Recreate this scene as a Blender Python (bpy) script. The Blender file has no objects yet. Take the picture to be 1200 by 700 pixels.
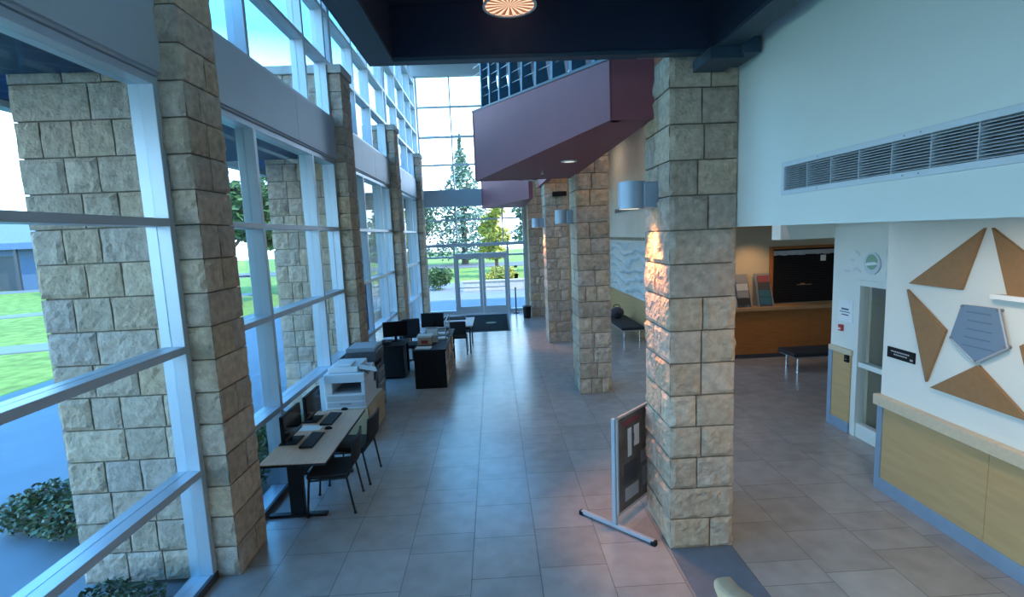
import bpy, bmesh, math, random
from mathutils import Vector, Matrix, noise
random.seed(7)
C = bpy.context.scene.collection
R = random.uniform
PI = math.pi

# ------------------------------------------------------------------ helpers
class MB:
    """collects faces for one mesh object"""
    def __init__(s): s.v = []; s.f = []; s.r = []
    def quad(s, *p, rnd=0.0):
        n = len(s.v); s.v += [tuple(q) for q in p]; s.f.append(tuple(range(n, n+len(p)))); s.r.append(rnd); return s
    def box(s, x0, x1, y0, y1, z0, z1, rnd=0.0):
        if x0 > x1: x0, x1 = x1, x0
        if y0 > y1: y0, y1 = y1, y0
        if z0 > z1: z0, z1 = z1, z0
        n = len(s.v)
        s.v += [(x0,y0,z0),(x1,y0,z0),(x1,y1,z0),(x0,y1,z0),(x0,y0,z1),(x1,y0,z1),(x1,y1,z1),(x0,y1,z1)]
        for f in ((0,3,2,1),(4,5,6,7),(0,1,5,4),(1,2,6,5),(2,3,7,6),(3,0,4,7)):
            s.f.append(tuple(n+i for i in f)); s.r.append(rnd)
        return s
    def prism(s, poly, a, b, axis='Z'):
        """poly: 2D points; extruded from a to b along axis. X axis: poly=(y,z); Y axis: poly=(x,z); Z axis: poly=(x,y)"""
        n = len(s.v); k = len(poly)
        def p(q, t):
            return {'Z': (q[0], q[1], t), 'X': (t, q[0], q[1]), 'Y': (q[0], t, q[1])}[axis]
        s.v += [p(q, a) for q in poly] + [p(q, b) for q in poly]
        s.f.append(tuple(n+i for i in range(k))[::-1]); s.f.append(tuple(n+k+i for i in range(k)))
        for i in range(k):
            j = (i+1) % k; s.f.append((n+i, n+j, n+k+j, n+k+i))
        s.r += [0.0]*(k+2); return s
    def tube(s, p0, p1, r0, r1=None, n=10, caps=True):
        r1 = r0 if r1 is None else r1
        p0 = Vector(p0); p1 = Vector(p1); d = (p1-p0).normalized()
        a = d.orthogonal().normalized(); b = d.cross(a); m = len(s.v)
        for p, r in ((p0, r0), (p1, r1)):
            for i in range(n):
                t = 2*PI*i/n; s.v.append(tuple(p + a*(r*math.cos(t)) + b*(r*math.sin(t))))
        for i in range(n):
            j = (i+1) % n; s.f.append((m+i, m+j, m+n+j, m+n+i)); s.r.append(0)
        if caps:
            s.f.append(tuple(m+i for i in range(n))[::-1]); s.f.append(tuple(m+n+i for i in range(n))); s.r += [0, 0]
        return s
    def path(s, pts, r, n=10):
        for a, b in zip(pts, pts[1:]): s.tube(a, b, r, n=n)
        for q in pts[1:-1]: s.ball(q, r, n)
        return s
    def lathe(s, prof, c=(0,0,0), n=24, caps=True):
        m = len(s.v); k = len(prof)
        for (r, z) in prof:
            for i in range(n):
                t = 2*PI*i/n; s.v.append((c[0]+r*math.cos(t), c[1]+r*math.sin(t), c[2]+z))
        for a in range(k-1):
            for i in range(n):
                j = (i+1) % n; s.f.append((m+a*n+i, m+a*n+j, m+(a+1)*n+j, m+(a+1)*n+i)); s.r.append(0)
        if caps: s.f.append(tuple(m+i for i in range(n))[::-1]); s.f.append(tuple(m+(k-1)*n+i for i in range(n))); s.r += [0, 0]
        return s
    def ball(s, c, r, n=10, sx=1, sy=1, sz=1):
        m = len(s.v); k = max(4, n//2)
        for a in range(k+1):
            ph = PI*a/k
            for i in range(n):
                t = 2*PI*i/n
                s.v.append((c[0]+sx*r*math.sin(ph)*math.cos(t), c[1]+sy*r*math.sin(ph)*math.sin(t), c[2]+sz*r*math.cos(ph)))
        for a in range(k):
            for i in range(n):
                j = (i+1) % n; s.f.append((m+a*n+i, m+(a+1)*n+i, m+(a+1)*n+j, m+a*n+j)); s.r.append(0)
        return s
    def xf(s, M):
        s.v = [tuple(M @ Vector(p)) for p in s.v]; return s

def obj(name, mb, mat, parent=None, bevel=0, smooth=False, w=False, seg=2):
    off = Vector(parent_loc(parent)) if (w and parent) else Vector((0,0,0))
    me = bpy.data.meshes.new(name)
    me.from_pydata([tuple(Vector(p)-off) for p in mb.v], [], mb.f)
    if any(mb.r):
        a = me.attributes.new('rnd', 'FLOAT', 'FACE')
        a.data.foreach_set('value', mb.r)
    me.validate(); me.update()
    mats = mat if isinstance(mat, (list, tuple)) else [mat]
    for m in mats: me.materials.append(m)
    o = bpy.data.objects.new(name, me); C.objects.link(o)
    if parent: o.parent = parent
    if smooth:
        for p in me.polygons: p.use_smooth = True
        md = o.modifiers.new('es', 'EDGE_SPLIT'); md.split_angle = math.radians(40)
    if bevel:
        md = o.modifiers.new('bv', 'BEVEL'); md.width = bevel; md.segments = seg; md.limit_method = 'ANGLE'
        md.harden_normals = False
    return o
def parent_loc(p):
    l = Vector((0,0,0))
    while p: l += p.location; p = p.parent
    return l
def thing(name, label, cat, loc=(0,0,0), rotz=0, group=None):
    o = bpy.data.objects.new(name, None); C.objects.link(o); o.empty_display_size = .1
    o.location = loc; o.rotation_euler = (0,0,rotz)
    return tag(o, label, cat, group)
def tag(o, label, cat, group=None):
    o['label'] = label; o['category'] = cat
    if group: o['group'] = group
    return o
def struct(name, mb, mat, parent=None, bevel=0, smooth=False):
    o = obj(name, mb, mat, parent, bevel, smooth)
    if parent is None: o['kind'] = 'structure'
    return o
def dup(root, loc, rotz, label=None):
    r = root.copy(); C.objects.link(r); r.location = loc; r.rotation_euler = (0,0,rotz)
    if label: r['label'] = label
    for ch in list(root.children):
        c = ch.copy(); C.objects.link(c); c.parent = r
        for g in ch.children:
            d = g.copy(); C.objects.link(d); d.parent = c
    return r

# ------------------------------------------------------------------ materials
def mat(name, col, rough=.5, metal=0, spec=.5, noise_amt=0, noise_scale=8, bump=0, bump_scale=40, emit=None, estr=0, rnd=None, stretch=None):
    m = bpy.data.materials.new(name); m.use_nodes = True
    nt = m.node_tree; b = nt.nodes['Principled BSDF']
    b.inputs['Base Color'].default_value = (*col, 1); b.inputs['Roughness'].default_value = rough
    b.inputs['Metallic'].default_value = metal; b.inputs['Specular IOR Level'].default_value = spec
    N = nt.nodes.new; L = nt.links.new
    tc = N('ShaderNodeTexCoord')
    src = tc.outputs['Object']
    if stretch:
        mp = N('ShaderNodeMapping'); mp.inputs['Scale'].default_value = stretch; L(src, mp.inputs['Vector']); src = mp.outputs[0]
    color = None
    if noise_amt or rnd:
        nz = N('ShaderNodeTexNoise'); nz.inputs['Scale'].default_value = noise_scale; nz.inputs['Detail'].default_value = 6
        L(src, nz.inputs['Vector'])
        mr = N('ShaderNodeMapRange'); mr.inputs[1].default_value = .3; mr.inputs[2].default_value = .7
        mr.inputs[3].default_value = 1-noise_amt; mr.inputs[4].default_value = 1+noise_amt
        L(nz.outputs['Fac'], mr.inputs[0])
        hs = N('ShaderNodeMix'); hs.data_type = 'RGBA'; hs.blend_type = 'MULTIPLY'; hs.inputs[0].default_value = 1
        hs.inputs[6].default_value = (*col, 1)
        if rnd:
            at = N('ShaderNodeAttribute'); at.attribute_name = 'rnd'
            cr = N('ShaderNodeValToRGB'); cr.color_ramp.interpolation = 'LINEAR'
            els = cr.color_ramp.elements
            while len(els) < len(rnd): els.new(.5)
            for i, c in enumerate(rnd):
                els[i].position = i/(len(rnd)-1); els[i].color = (*c, 1)
            L(at.outputs['Fac'], cr.inputs[0]); L(cr.outputs[0], hs.inputs[6])
        L(mr.outputs[0], hs.inputs[7]); L(hs.outputs[2], b.inputs['Base Color'])
    if bump:
        nb = N('ShaderNodeTexNoise'); nb.inputs['Scale'].default_value = bump_scale; nb.inputs['Detail'].default_value = 8
        L(src, nb.inputs['Vector'])
        bp = N('ShaderNodeBump'); bp.inputs['Strength'].default_value = bump; bp.inputs['Distance'].default_value = .02
        L(nb.outputs['Fac'], bp.inputs['Height']); L(bp.outputs[0], b.inputs['Normal'])
    if emit:
        b.inputs['Emission Color'].default_value = (*emit, 1); b.inputs['Emission Strength'].default_value = estr
    return m
def glass_mat(name, tint, refl=1.0):
    m = bpy.data.materials.new(name); m.use_nodes = True; nt = m.node_tree; nt.nodes.clear()
    N = nt.nodes.new; L = nt.links.new
    out = N('ShaderNodeOutputMaterial'); mx = N('ShaderNodeMixShader'); t = N('ShaderNodeBsdfTransparent'); g = N('ShaderNodeBsdfGlossy')
    t.inputs[0].default_value = (*tint, 1); g.inputs['Roughness'].default_value = .02
    fr = N('ShaderNodeLayerWeight'); fr.inputs[0].default_value = .5          # facing = 1-cos on either side of the pane
    pw = N('ShaderNodeMath'); pw.operation = 'POWER'; pw.inputs[1].default_value = 5
    mu = N('ShaderNodeMath'); mu.operation = 'MULTIPLY_ADD'; mu.inputs[1].default_value = .8*refl; mu.inputs[2].default_value = .03*refl
    L(fr.outputs['Facing'], pw.inputs[0]); L(pw.outputs[0], mu.inputs[0]); L(mu.outputs[0], mx.inputs[0]); L(t.outputs[0], mx.inputs[1]); L(g.outputs[0], mx.inputs[2]); L(mx.outputs[0], out.inputs[0])
    return m

M = {}
M['stone'] = mat('stone', (.4,.34,.26), .9, spec=.15, noise_amt=.20, noise_scale=14, bump=.8, bump_scale=38,
                 rnd=[(.375,.28,.21),(.48,.35,.245),(.445,.34,.27),(.56,.415,.30),(.49,.335,.215),(.415,.32,.255)])
M['mortar'] = mat('mortar', (.17,.15,.12), .95, spec=.1, noise_amt=.15, noise_scale=30)
M['cap'] = mat('cap_stone', (.42,.40,.36), .85, noise_amt=.1)
M['tile'] = mat('floor_tile', (.3,.28,.27), .24, spec=.8, noise_amt=.10, noise_scale=5, bump=.04, bump_scale=12,
                rnd=[(.285,.265,.25),(.325,.305,.29),(.305,.28,.265),(.345,.33,.315)])
M['grout'] = mat('grout', (.11,.10,.095), .8)
M['floorstrip'] = mat('blue_grey_strip', (.12,.15,.19), .35, noise_amt=.1)
M['alu'] = mat('aluminium', (.50,.55,.60), .38, metal=.35, noise_amt=.03, noise_scale=3)
M['spandrel'] = mat('spandrel_panel', (.42,.46,.50), .5, metal=.15, noise_amt=.03, noise_scale=2)
M['glass'] = glass_mat('tinted_glass', (.84,.955,.985), 1.0)
M['clear'] = glass_mat('clear_glass', (.97,.985,.985), .7)
M['white'] = mat('white_paint', (.72,.72,.66), .75, noise_amt=.02, noise_scale=2)
M['cream'] = mat('cream_paint', (.62,.58,.49), .8, noise_amt=.03, noise_scale=2)
M['beige'] = mat('beige_paint', (.52,.43,.30), .8, noise_amt=.03, noise_scale=2)
M['navy'] = mat('navy_ceiling', (.008,.014,.04), .7)
M['teal'] = mat('dark_teal_steel', (.025,.05,.075), .45)
M['blade'] = mat('blue_steel', (.035,.11,.18), .4, metal=.2)
M['red'] = mat('maroon_paint', (.29,.075,.085), .6, noise_amt=.04, noise_scale=2)
M['maple'] = mat('maple_panel', (.50,.32,.145), .45, noise_amt=.07, noise_scale=3, stretch=(1,.8,6))
M['maplecap'] = mat('maple_ledge', (.60,.48,.33), .5, noise_amt=.06, noise_scale=4, stretch=(1,8,8))
M['starwood'] = mat('cork_brown', (.29,.155,.065), .6, noise_amt=.08, noise_scale=20)
M['greytrim'] = mat('grey_rubber_base', (.22,.29,.37), .55, noise_amt=.05)
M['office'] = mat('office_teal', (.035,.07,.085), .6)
M['steel'] = mat('steel', (.55,.58,.62), .3, metal=.9)
M['sconce'] = mat('sconce_metal', (.36,.42,.50), .45, metal=.4)
M['chrome'] = mat('chrome', (.75,.76,.78), .15, metal=1)
M['black'] = mat('black_plastic', (.009,.009,.011), .6, spec=.2)
M['blackf'] = mat('black_fabric', (.018,.018,.022), .85, noise_amt=.2, noise_scale=60)
M['blackm'] = mat('black_metal', (.015,.016,.018), .4, metal=.3)
M['screen'] = mat('dark_screen', (.006,.007,.009), .12)
M['tabletop'] = mat('light_wood_laminate', (.70,.40,.25), .55, noise_amt=.08, noise_scale=4, stretch=(8,1,1))
M['counter'] = mat('cherry_wood', (.30,.105,.025), .45, noise_amt=.15, noise_scale=4, stretch=(1,8,8))
M['counterledge'] = mat('counter_ledge', (.34,.20,.10), .4, noise_amt=.08)
M['offwhite'] = mat('copier_white', (.60,.62,.64), .5)
M['lightgrey'] = mat('light_grey_plastic', (.40,.42,.45), .5)
M['midgrey'] = mat('grey_plastic', (.20,.21,.23), .5)
M['darkgrey'] = mat('dark_grey_plastic', (.05,.053,.06), .5)
M['oak'] = mat('oak_cabinet', (.46,.33,.19), .5, noise_amt=.08, noise_scale=4, stretch=(6,6,1))
M['paper'] = mat('paper', (.78,.79,.78), .8)
M['print'] = mat('print_ink', (.10,.11,.13), .8)
M['printred'] = mat('print_red', (.38,.03,.04), .7)
M['printteal'] = mat('print_teal', (.02,.10,.14), .7)
M['printdull'] = mat('print_dull_red', (.20,.05,.06), .7)
M['printblue'] = mat('print_blue', (.03,.10,.30), .7)
M['printskin'] = mat('print_tan', (.5,.36,.26), .7)
M['poster'] = mat('poster_grey', (.11,.10,.09), .6, noise_amt=.35, noise_scale=9)
M['mat'] = mat('door_mat', (.010,.017,.020), .95, spec=.05, noise_amt=.2, noise_scale=80, bump=.4, bump_scale=200)
M['matlogo'] = mat('mat_logo', (.12,.17,.13), .95)
M['handrail'] = mat('handrail_wood', (.74,.47,.27), .5, noise_amt=.08, noise_scale=6, stretch=(8,1,8))
M['dark'] = mat('dark_interior', (.02,.02,.022), .8)
M['banner'] = mat('blue_banner', (.02,.13,.40), .6, noise_amt=.15, noise_scale=5)
M['plaque'] = mat('frosted_plaque', (.19,.27,.36), .3, metal=.1)
M['plaqueink'] = mat('plaque_ink', (.12,.19,.28), .5)
M['seal'] = mat('seal_green', (.25,.40,.27), .5)
M['grass'] = mat('lawn_grass', (.19,.25,.055), .9, spec=.1, noise_amt=.35, noise_scale=2.5, bump=.5, bump_scale=60)
M['concrete'] = mat('concrete', (.17,.18,.185), .85, noise_amt=.07, noise_scale=1.5)
M['road'] = mat('asphalt', (.12,.12,.12), .9, noise_amt=.1)
M['leaf1'] = mat('leaf_green', (.05,.11,.025), .6, rnd=[(.035,.075,.018),(.07,.14,.03),(.05,.10,.03)], noise_amt=.05)
M['leaf2'] = mat('leaf_dark_green', (.03,.07,.03), .6, rnd=[(.02,.05,.02),(.045,.09,.035),(.03,.065,.03)], noise_amt=.05)
M['leaf3'] = mat('leaf_yellow_green', (.3,.3,.04), .6, rnd=[(.20,.24,.03),(.48,.40,.05),(.32,.32,.05)], noise_amt=.05)
M['leaf5'] = mat('leaf_hazy_green', (.09,.17,.11), .6, rnd=[(.06,.12,.08),(.13,.22,.14),(.09,.16,.12)], noise_amt=.05)  # paler leaves for distant trees, haze put into the colour
M['leaf4'] = mat('leaf_shrub', (.06,.11,.03), .5, rnd=[(.04,.07,.02),(.10,.15,.04),(.13,.09,.04),(.06,.10,.03)], noise_amt=.05)
M['bark'] = mat('bark', (.10,.075,.055), .95, noise_amt=.3, noise_scale=20)
M['bldgwall'] = mat('slate_blue_wall', (.10,.15,.24), .8, noise_amt=.1)
M['roof'] = mat('grey_shingle', (.15,.17,.175), .9, noise_amt=.12, noise_scale=6)
M['canopy'] = mat('canopy_soffit', (.013,.038,.08), .7)
M['canopytrim'] = mat('canopy_trim', (.45,.46,.42), .6)
M['lampwarm'] = mat('lamp_warm', (1,.8,.6), .5, emit=(1,.72,.45), estr=4)
M['lampdrum'] = mat('lamp_drum_glass', (.5,.4,.33), .5, emit=(1,.66,.42), estr=.8)
M['lampstripe'] = mat('lamp_drum_stripe', (.25,.10,.07), .5, emit=(1,.30,.14), estr=.22)
M['lampdim'] = mat('lamp_off_white', (.85,.82,.72), .5, emit=(1,.9,.7), estr=.5)
M['art'] = mat('relief_panel', (.50,.56,.55), .6, noise_amt=.12, noise_scale=12)
M['arttext'] = mat('relief_text', (.22,.20,.12), .6)
M['bag'] = mat('backpack_cloth', (.06,.05,.07), .9, noise_amt=.2, noise_scale=40)
M['redsmall'] = mat('alarm_red', (.45,.03,.04), .5)

# ------------------------------------------------------------------ camera
f, yaw, pitch, roll, H = 595.93, .032073, .12553, -.0412472, 3.0
fw = Vector((math.sin(yaw)*math.cos(pitch), math.cos(yaw)*math.cos(pitch), -math.sin(pitch)))
r0 = Vector((math.cos(yaw), -math.sin(yaw), 0)); u0 = r0.cross(fw)
rr = r0*math.cos(roll)+u0*math.sin(roll); uu = -r0*math.sin(roll)+u0*math.cos(roll)
cd = bpy.data.cameras.new('camera'); cam = bpy.data.objects.new('camera', cd); C.objects.link(cam)
cd.sensor_width = 36; cd.lens = 36*f/1200; cd.clip_end = 500; cd.clip_start = .05
mt = Matrix((rr, uu, -fw)).transposed().to_4x4(); mt.translation = (0,0,H); cam.matrix_world = mt
bpy.context.scene.camera = cam

# ------------------------------------------------------------------ floor
WX = -2.65                      # inner face of the window wall
TW = .6096
def make_floor():
    g = MB(); rs = random.Random(3); gap = .003
    x = .287 - 5*TW
    while x < 8.0:
        x0, x1 = max(x, WX-.2), x+TW
        y = -6 - rs.uniform(0, TW)
        while y < 19.65:
            ln = TW if rs.random() < .72 else TW/2
            y1 = min(y+ln, 19.65)
            if x1 > x0+.05 and y1 > y+.02:
                g.quad((x0+gap,y+gap,0),(x1-gap,y+gap,0),(x1-gap,y1-gap,0),(x0+gap,y1-gap,0), rnd=rs.uniform(.01,1))
            y += ln
        x += TW
    nt_ = len(g.f)
    g.box(WX-.25, 12, -10, 19.75, -.15, -.0025)
    o = struct('floor', g, [M['tile'], M['grout']])
    for i, p in enumerate(o.data.polygons): p.material_index = 0 if i < nt_ else 1
make_floor()
struct('trim_1', MB().box(1.53,2.11,.9,4.385,0,.006), M['floorstrip'])  # flat blue-grey strip on the floor before the near pillar

# ------------------------------------------------------------------ stone pillars
def cuts(a, b, lo, hi, rs):
    n = max(1, round((b-a)/((lo+hi)/2)))
    if n > 1 and rs.random() < .3: n += rs.choice((-1, 1))
    w = [rs.uniform(.65, 1.35) for _ in range(max(1, n))]; s = sum(w); out = [a]
    for q in w: out.append(out[-1]+(b-a)*q/s)
    return out
def face_grid(g, o, du, dv, nrm, nu, nv, amp, seed, rnd, margin=.03):
    """rock-faced stone: a grid on the face o+u*du+v*dv, pushed out along nrm, tight at its edges"""
    base = len(g.v); lu, lv = du.length, dv.length
    for j in range(nv+1):
        for i in range(nu+1):
            u, v = i/nu, j/nv
            e = min(u*lu, (1-u)*lu, v*lv, (1-v)*lv)
            k = min(1, e/margin); k = 1-(1-k)**2
            p = o + du*u + dv*v
            q = p*5.0 + Vector((seed, seed*1.7, 0))
            d = amp*(.35 + .8*noise.noise(q) + .7*abs(noise.noise(q*2.3)) + .3*noise.noise(q*5.1))
            ed = .010*noise.noise(p*9+Vector((seed,0,3)))
            g.v.append(tuple(p + nrm*(k*max(d, -.006)) + nrm*(ed*(1-k))))
    for j in range(nv):
        for i in range(nu):
            a = base+j*(nu+1)+i
            g.f.append((a, a+1, a+nu+2, a+nu+1)); g.r.append(rnd)
def pillar(name, label, x0, x1, y0, y1, z0, z1, seed, ny, bw=(.17,.36), amp=.027, course=.288, cap=False, res=.038):
    rs = random.Random(seed); t = thing(name, label, 'pillar', ((x0+x1)/2, (y0+y1)/2, z0))
    core = MB().box(x0+.022, x1-.022, y0+.022, y1-.022, z0, z1-.01)
    g = MB(); z = z0; n = round((z1-z0)/course); hc = (z1-z0)/n; m = .006; ins = .012
    for c in range(n):
        za, zb = z0+c*hc+m, z0+(c+1)*hc-m
        ys = ([y0, y1] if rs.random() < .45 else [y0, y0+(y1-y0)*rs.choice((.38,.5,.62)), y1]) if ny == 1 else [y0, y0+(y1-y0)*rs.choice((.36,.44,.56,.64)), y1]
        for yi in range(len(ys)-1):
            xs = cuts(x0, x1, *bw, rs)
            for xi in range(len(xs)-1):
                a, b = xs[xi]+m, xs[xi+1]-m; p, q = ys[yi]+m, ys[yi+1]-m
                if xi == 0: a = x0
                if xi == len(xs)-2: b = x1
                if yi == 0: p = y0
                if yi == len(ys)-2: q = y1
                sd = rs.uniform(0, 90); rn = rs.uniform(.01, 1); am = amp*rs.uniform(.7, 1.3)
                nx = max(3, round((b-a)/res)); nyy = max(3, round((q-p)/res)); nz = max(4, round((zb-za)/res))
                V = Vector; X = V((b-a,0,0)); Y = V((0,q-p,0)); Z = V((0,0,zb-za))
                # faces; outer ones are rough, inner ones plain
                for (o_, du, dv, nn, nu, nv, outer) in (
                    (V((a,p,za)), X, Z, V((0,-1,0)), nx, nz, yi == 0),
                    (V((b,p,za)), Y, Z, V((1,0,0)), nyy, nz, xi == len(xs)-2),
                    (V((b,q,za)), -X, Z, V((0,1,0)), nx, nz, yi == len(ys)-2),
                    (V((a,q,za)), -Y, Z, V((-1,0,0)), nyy, nz, xi == 0)):
                    if outer: face_grid(g, o_, du, dv, nn, nu, nv, am, sd, rn)
                    else: g.quad(o_, o_+du, o_+du+dv, o_+dv, rnd=rn)
                g.quad((a,p,zb),(b,p,zb),(b,q,zb),(a,q,zb), rnd=rn); g.quad((a,p,za),(a,q,za),(b,q,za),(b,p,za), rnd=rn)
    obj('mortar_core', core, M['mortar'], t, w=True)
    o = obj('stone_blocks', g, M['stone'], t, w=True)
    if cap: obj('cap_stone', MB().box(x0-.05, x1+.04, y0-.05, y1+.05, z1, z1+.14), M['cap'], t, w=True, bevel=.012)
    return t
pillar('stone_pillar', 'nearest free-standing stone pillar, with the poster board leaning past its left side', 1.535, 2.12, 4.4, 5.12, 0, 4.46, 1, 2)
pillar('stone_pillar', 'second free-standing stone pillar on the right, under the maroon balcony', 1.50, 2.09, 9.12, 9.9, 0, 4.88, 2, 2, res=.07)
pillar('stone_pillar', 'third free-standing stone pillar on the right, standing at the second balcony', 1.42, 2.03, 13.72, 14.5, 0, 4.88, 3, 2, res=.09)
pillar('stone_pillar', 'farthest free-standing stone pillar, next to the entrance glass on the right', 1.28, 1.9, 18.3, 19.0, 0, 4.88, 4, 2, res=.1)
pillar('stone_pillar', 'nearest stone pillar in the window wall, left of the computer table', -3.83, -2.45, 4.4, 4.96, 0, 5.8, 11, 1, cap=True, bw=(.24,.46))
pillar('stone_pillar', 'second stone pillar in the window wall, behind the grey topped copier', -3.83, -2.45, 9.05, 9.61, 0, 5.8, 12, 1, cap=True, res=.07)
pillar('stone_pillar', 'third stone pillar in the window wall, beyond the dark desk', -3.83, -2.45, 13.7, 14.26, 0, 5.8, 13, 1, cap=True, res=.1)
pillar('stone_pillar', 'last stone pillar in the window wall, at the corner by the entrance doors', -3.83, -2.45, 18.35, 18.91, 0, 5.8, 14, 1, cap=True, res=.12)

# ------------------------------------------------------------------ window wall on the left
FD = .20                        # frame depth
ZB = [0.0, 1.06, 2.17, 3.245, 4.37]
def bar_y(g, y0, y1, z, h, d0=WX, d=FD): g.box(d0-d, d0, y0, y1, z-h, z)
def mull(g, y, z0, z1, w=.07, d0=WX, d=FD): g.box(d0-d, d0, y-w, y, z0, z1)
wn = [0]
def window_bay(y0, y1, mulls, zs, banner=None):
    wn[0] += 1
    g = MB(); hh = .065
    ms = [y0+.07] + list(mulls) + [y1]
    for y in ms: mull(g, y, zs[0], zs[-1])
    for a, b in zip(ms, ms[1:]):
        for k, z in enumerate(zs):
            bar_y(g, a, b-.07, (z+hh if k == 0 else z), hh)
    t = struct('window_%d' % wn[0], g, M['alu'], bevel=.004)
    for a, b in zip(ms, ms[1:]):
        for za, zb in zip(zs, zs[1:]):
            struct('pane', MB().box(WX-.115, WX-.105, a, b-.07, za+(hh if za == zs[0] else 0), zb-hh), M['glass'], t)
    return t
BAYS = [(-9.7, -5.3, [-8.5,-6.6]), (-5.2, -.7, [-4,-2]), (-.6, 4.4, [1.1, 2.45]), (4.97, 9.05, [6.1, 8.0]), (9.62, 13.7, [11.0, 12.7]), (14.27, 18.35, [15.7, 17.4]), (18.92, 19.6, [])]
for a, b, ms in BAYS: window_bay(a, b, ms, ZB)
UP = [5.05, 6.03, 6.86, 7.75, 8.65, 9.38]
for a, b, ms in ((-9.7, -.6, [-8,-6.5,-5,-3.5,-2]), (-.6, 5.0, [1.1, 2.45, 4.0]), (5.0, 9.35, [6.15, 8.03, 9.05]), (9.35, 14.0, [10.8, 12.1, 13.7]), (14.0, 19.6, [15.5, 17.0, 18.35])):
    window_bay(a, b, ms, UP)
# spandrels: one panel per bay, with a joint in the middle
for k, (a, b) in enumerate(((-9.7,4.4),(4.965,9.05),(9.615,13.7),(14.265,18.35),(18.915,19.6))):
    g = MB()
    mid = a+(b-a)*.58
    g.box(WX-.16, WX+.045, a, mid-.004, 4.40, 5.05); g.box(WX-.16, WX+.045, mid+.004, b, 4.40, 5.05)
    g.box(WX-.20, WX+.02, a, b, 4.375, 4.405)
    struct('wall_left_spandrel' + ('' if k == 0 else '.%03d' % k), g, M['spandrel'], bevel=.004)
# low curb under the glass
struct('baseboard_left', MB().box(WX-.02, WX+.012, 4.97, 9.04, .002, .07).box(WX-.02, WX+.012, -.6, 4.39, .002, .07), M['darkgrey'])

# ------------------------------------------------------------------ end wall and entrance
EY = 19.6
def end_wall():
    wn[0] += 1
    g = MB(); d = .14
    def vb(x, z0, z1, w=.07): g.box(x, x+w, EY, EY+d, z0, z1)
    def hb(x0, x1, z, h=.07): g.box(x0, x1, EY+.005, EY+d-.005, z, z+h)
    XL, XR = -2.64, 1.14
    for x in (XL, XR): vb(x, 0, 8.85)
    vb(-1.55, 0, 2.66); vb(.50, 0, 2.66)
    vb(-1.40, 2.75, 8.85, .05); vb(.36, 2.75, 4.13, .05)
    hb(XL, XR, 2.60, .13); hb(XL, -1.55, 2.18); hb(-1.48, .5, 2.24, .10); hb(.57, XR, 2.2)
    hb(XL, XR, 6.66, .08); hb(XL, XR, 7.75, .06); hb(XL, XR, 5.65, .06); hb(XL, -1.55, .02, .12); hb(.57, XR, .02, .12)
    hb(XL, XR, 3.6, .05)
    t = struct('window_%d' % wn[0], g, M['alu'], bevel=.004)
    for (x0, x1, z0, z1) in ((XL+.07,-1.55,.14,2.18),(XL+.07,-1.55,2.25,2.6),(-1.48,.5,2.34,2.6),(.57,XR,.14,2.2),(.57,XR,2.27,2.6),
                             (XL+.07,-1.4,2.73,4.13),(-1.35,.36,2.73,4.13),(.41,XR,2.73,4.13),(XL+.07,-1.4,4.78,8.85),(-1.35,XR,4.78,8.85)):
        struct('pane', MB().box(x0, x1, EY+.06, EY+.07, z0, z1), M['clear'], t)
    struct('wall_end_spandrel', MB().box(-2.64, 1.2, EY-.05, EY+.14, 4.13, 4.76), M['spandrel'], bevel=.004)
    struct('wall_end_header', MB().box(-2.9, 8.0, EY-.10, EY+.15, 8.85, 9.4), M['spandrel'], bevel=.004)
    struct('wall_end', MB().box(1.22, 8.0, EY, EY+.2, 0, 8.85), M['beige'])
end_wall()
def leaf_door(n, x0, x1, hinge_left):
    d0, d1 = EY+.03, EY+.075; s = .11
    g = MB().box(x0, x0+s, d0, d1, .01, 2.24).box(x1-s, x1, d0, d1, .01, 2.24).box(x0+s, x1-s, d0, d1, 2.13, 2.24).box(x0+s, x1-s, d0, d1, .01, .28)
    t = struct('door_%d' % n, g, M['alu'], bevel=.004)
    struct('pane', MB().box(x0+s, x1-s, d0+.015, d0+.023, .28, 2.13), M['clear'], t)
    xa, xb = x0+.08, x1-.08
    struct('push_bar', MB().tube((xa, d0-.06, 1.02), (xb, d0-.06, 1.02), .018).tube((xa, d0-.06, 1.02), (xa, d0+.005, 1.02), .014).tube((xb, d0-.06, 1.02), (xb, d0+.005, 1.02), .014), M['steel'], t)
leaf_door(1, -1.475, -.49, True); leaf_door(2, -.48, .495, False)

# ------------------------------------------------------------------ shell on the right and above
struct('ceiling', MB().box(-2.95, 12, -10, EY+.3, 9.4, 9.8), M['white'])
struct('wall_back', MB().box(-2.95, 12, -10, -9.7, -.1, 9.4), M['white'])
struct('wall_right_outer', MB().box(11.7, 12, -9.7, EY, -.1, 9.4), M['cream'])
struct('wall_left_rear', MB().box(-2.95, WX, -.69, -.61, -.1, 5.05).box(-2.95, WX, -5.29, -5.21, -.1, 5.05), M['white'])
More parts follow.
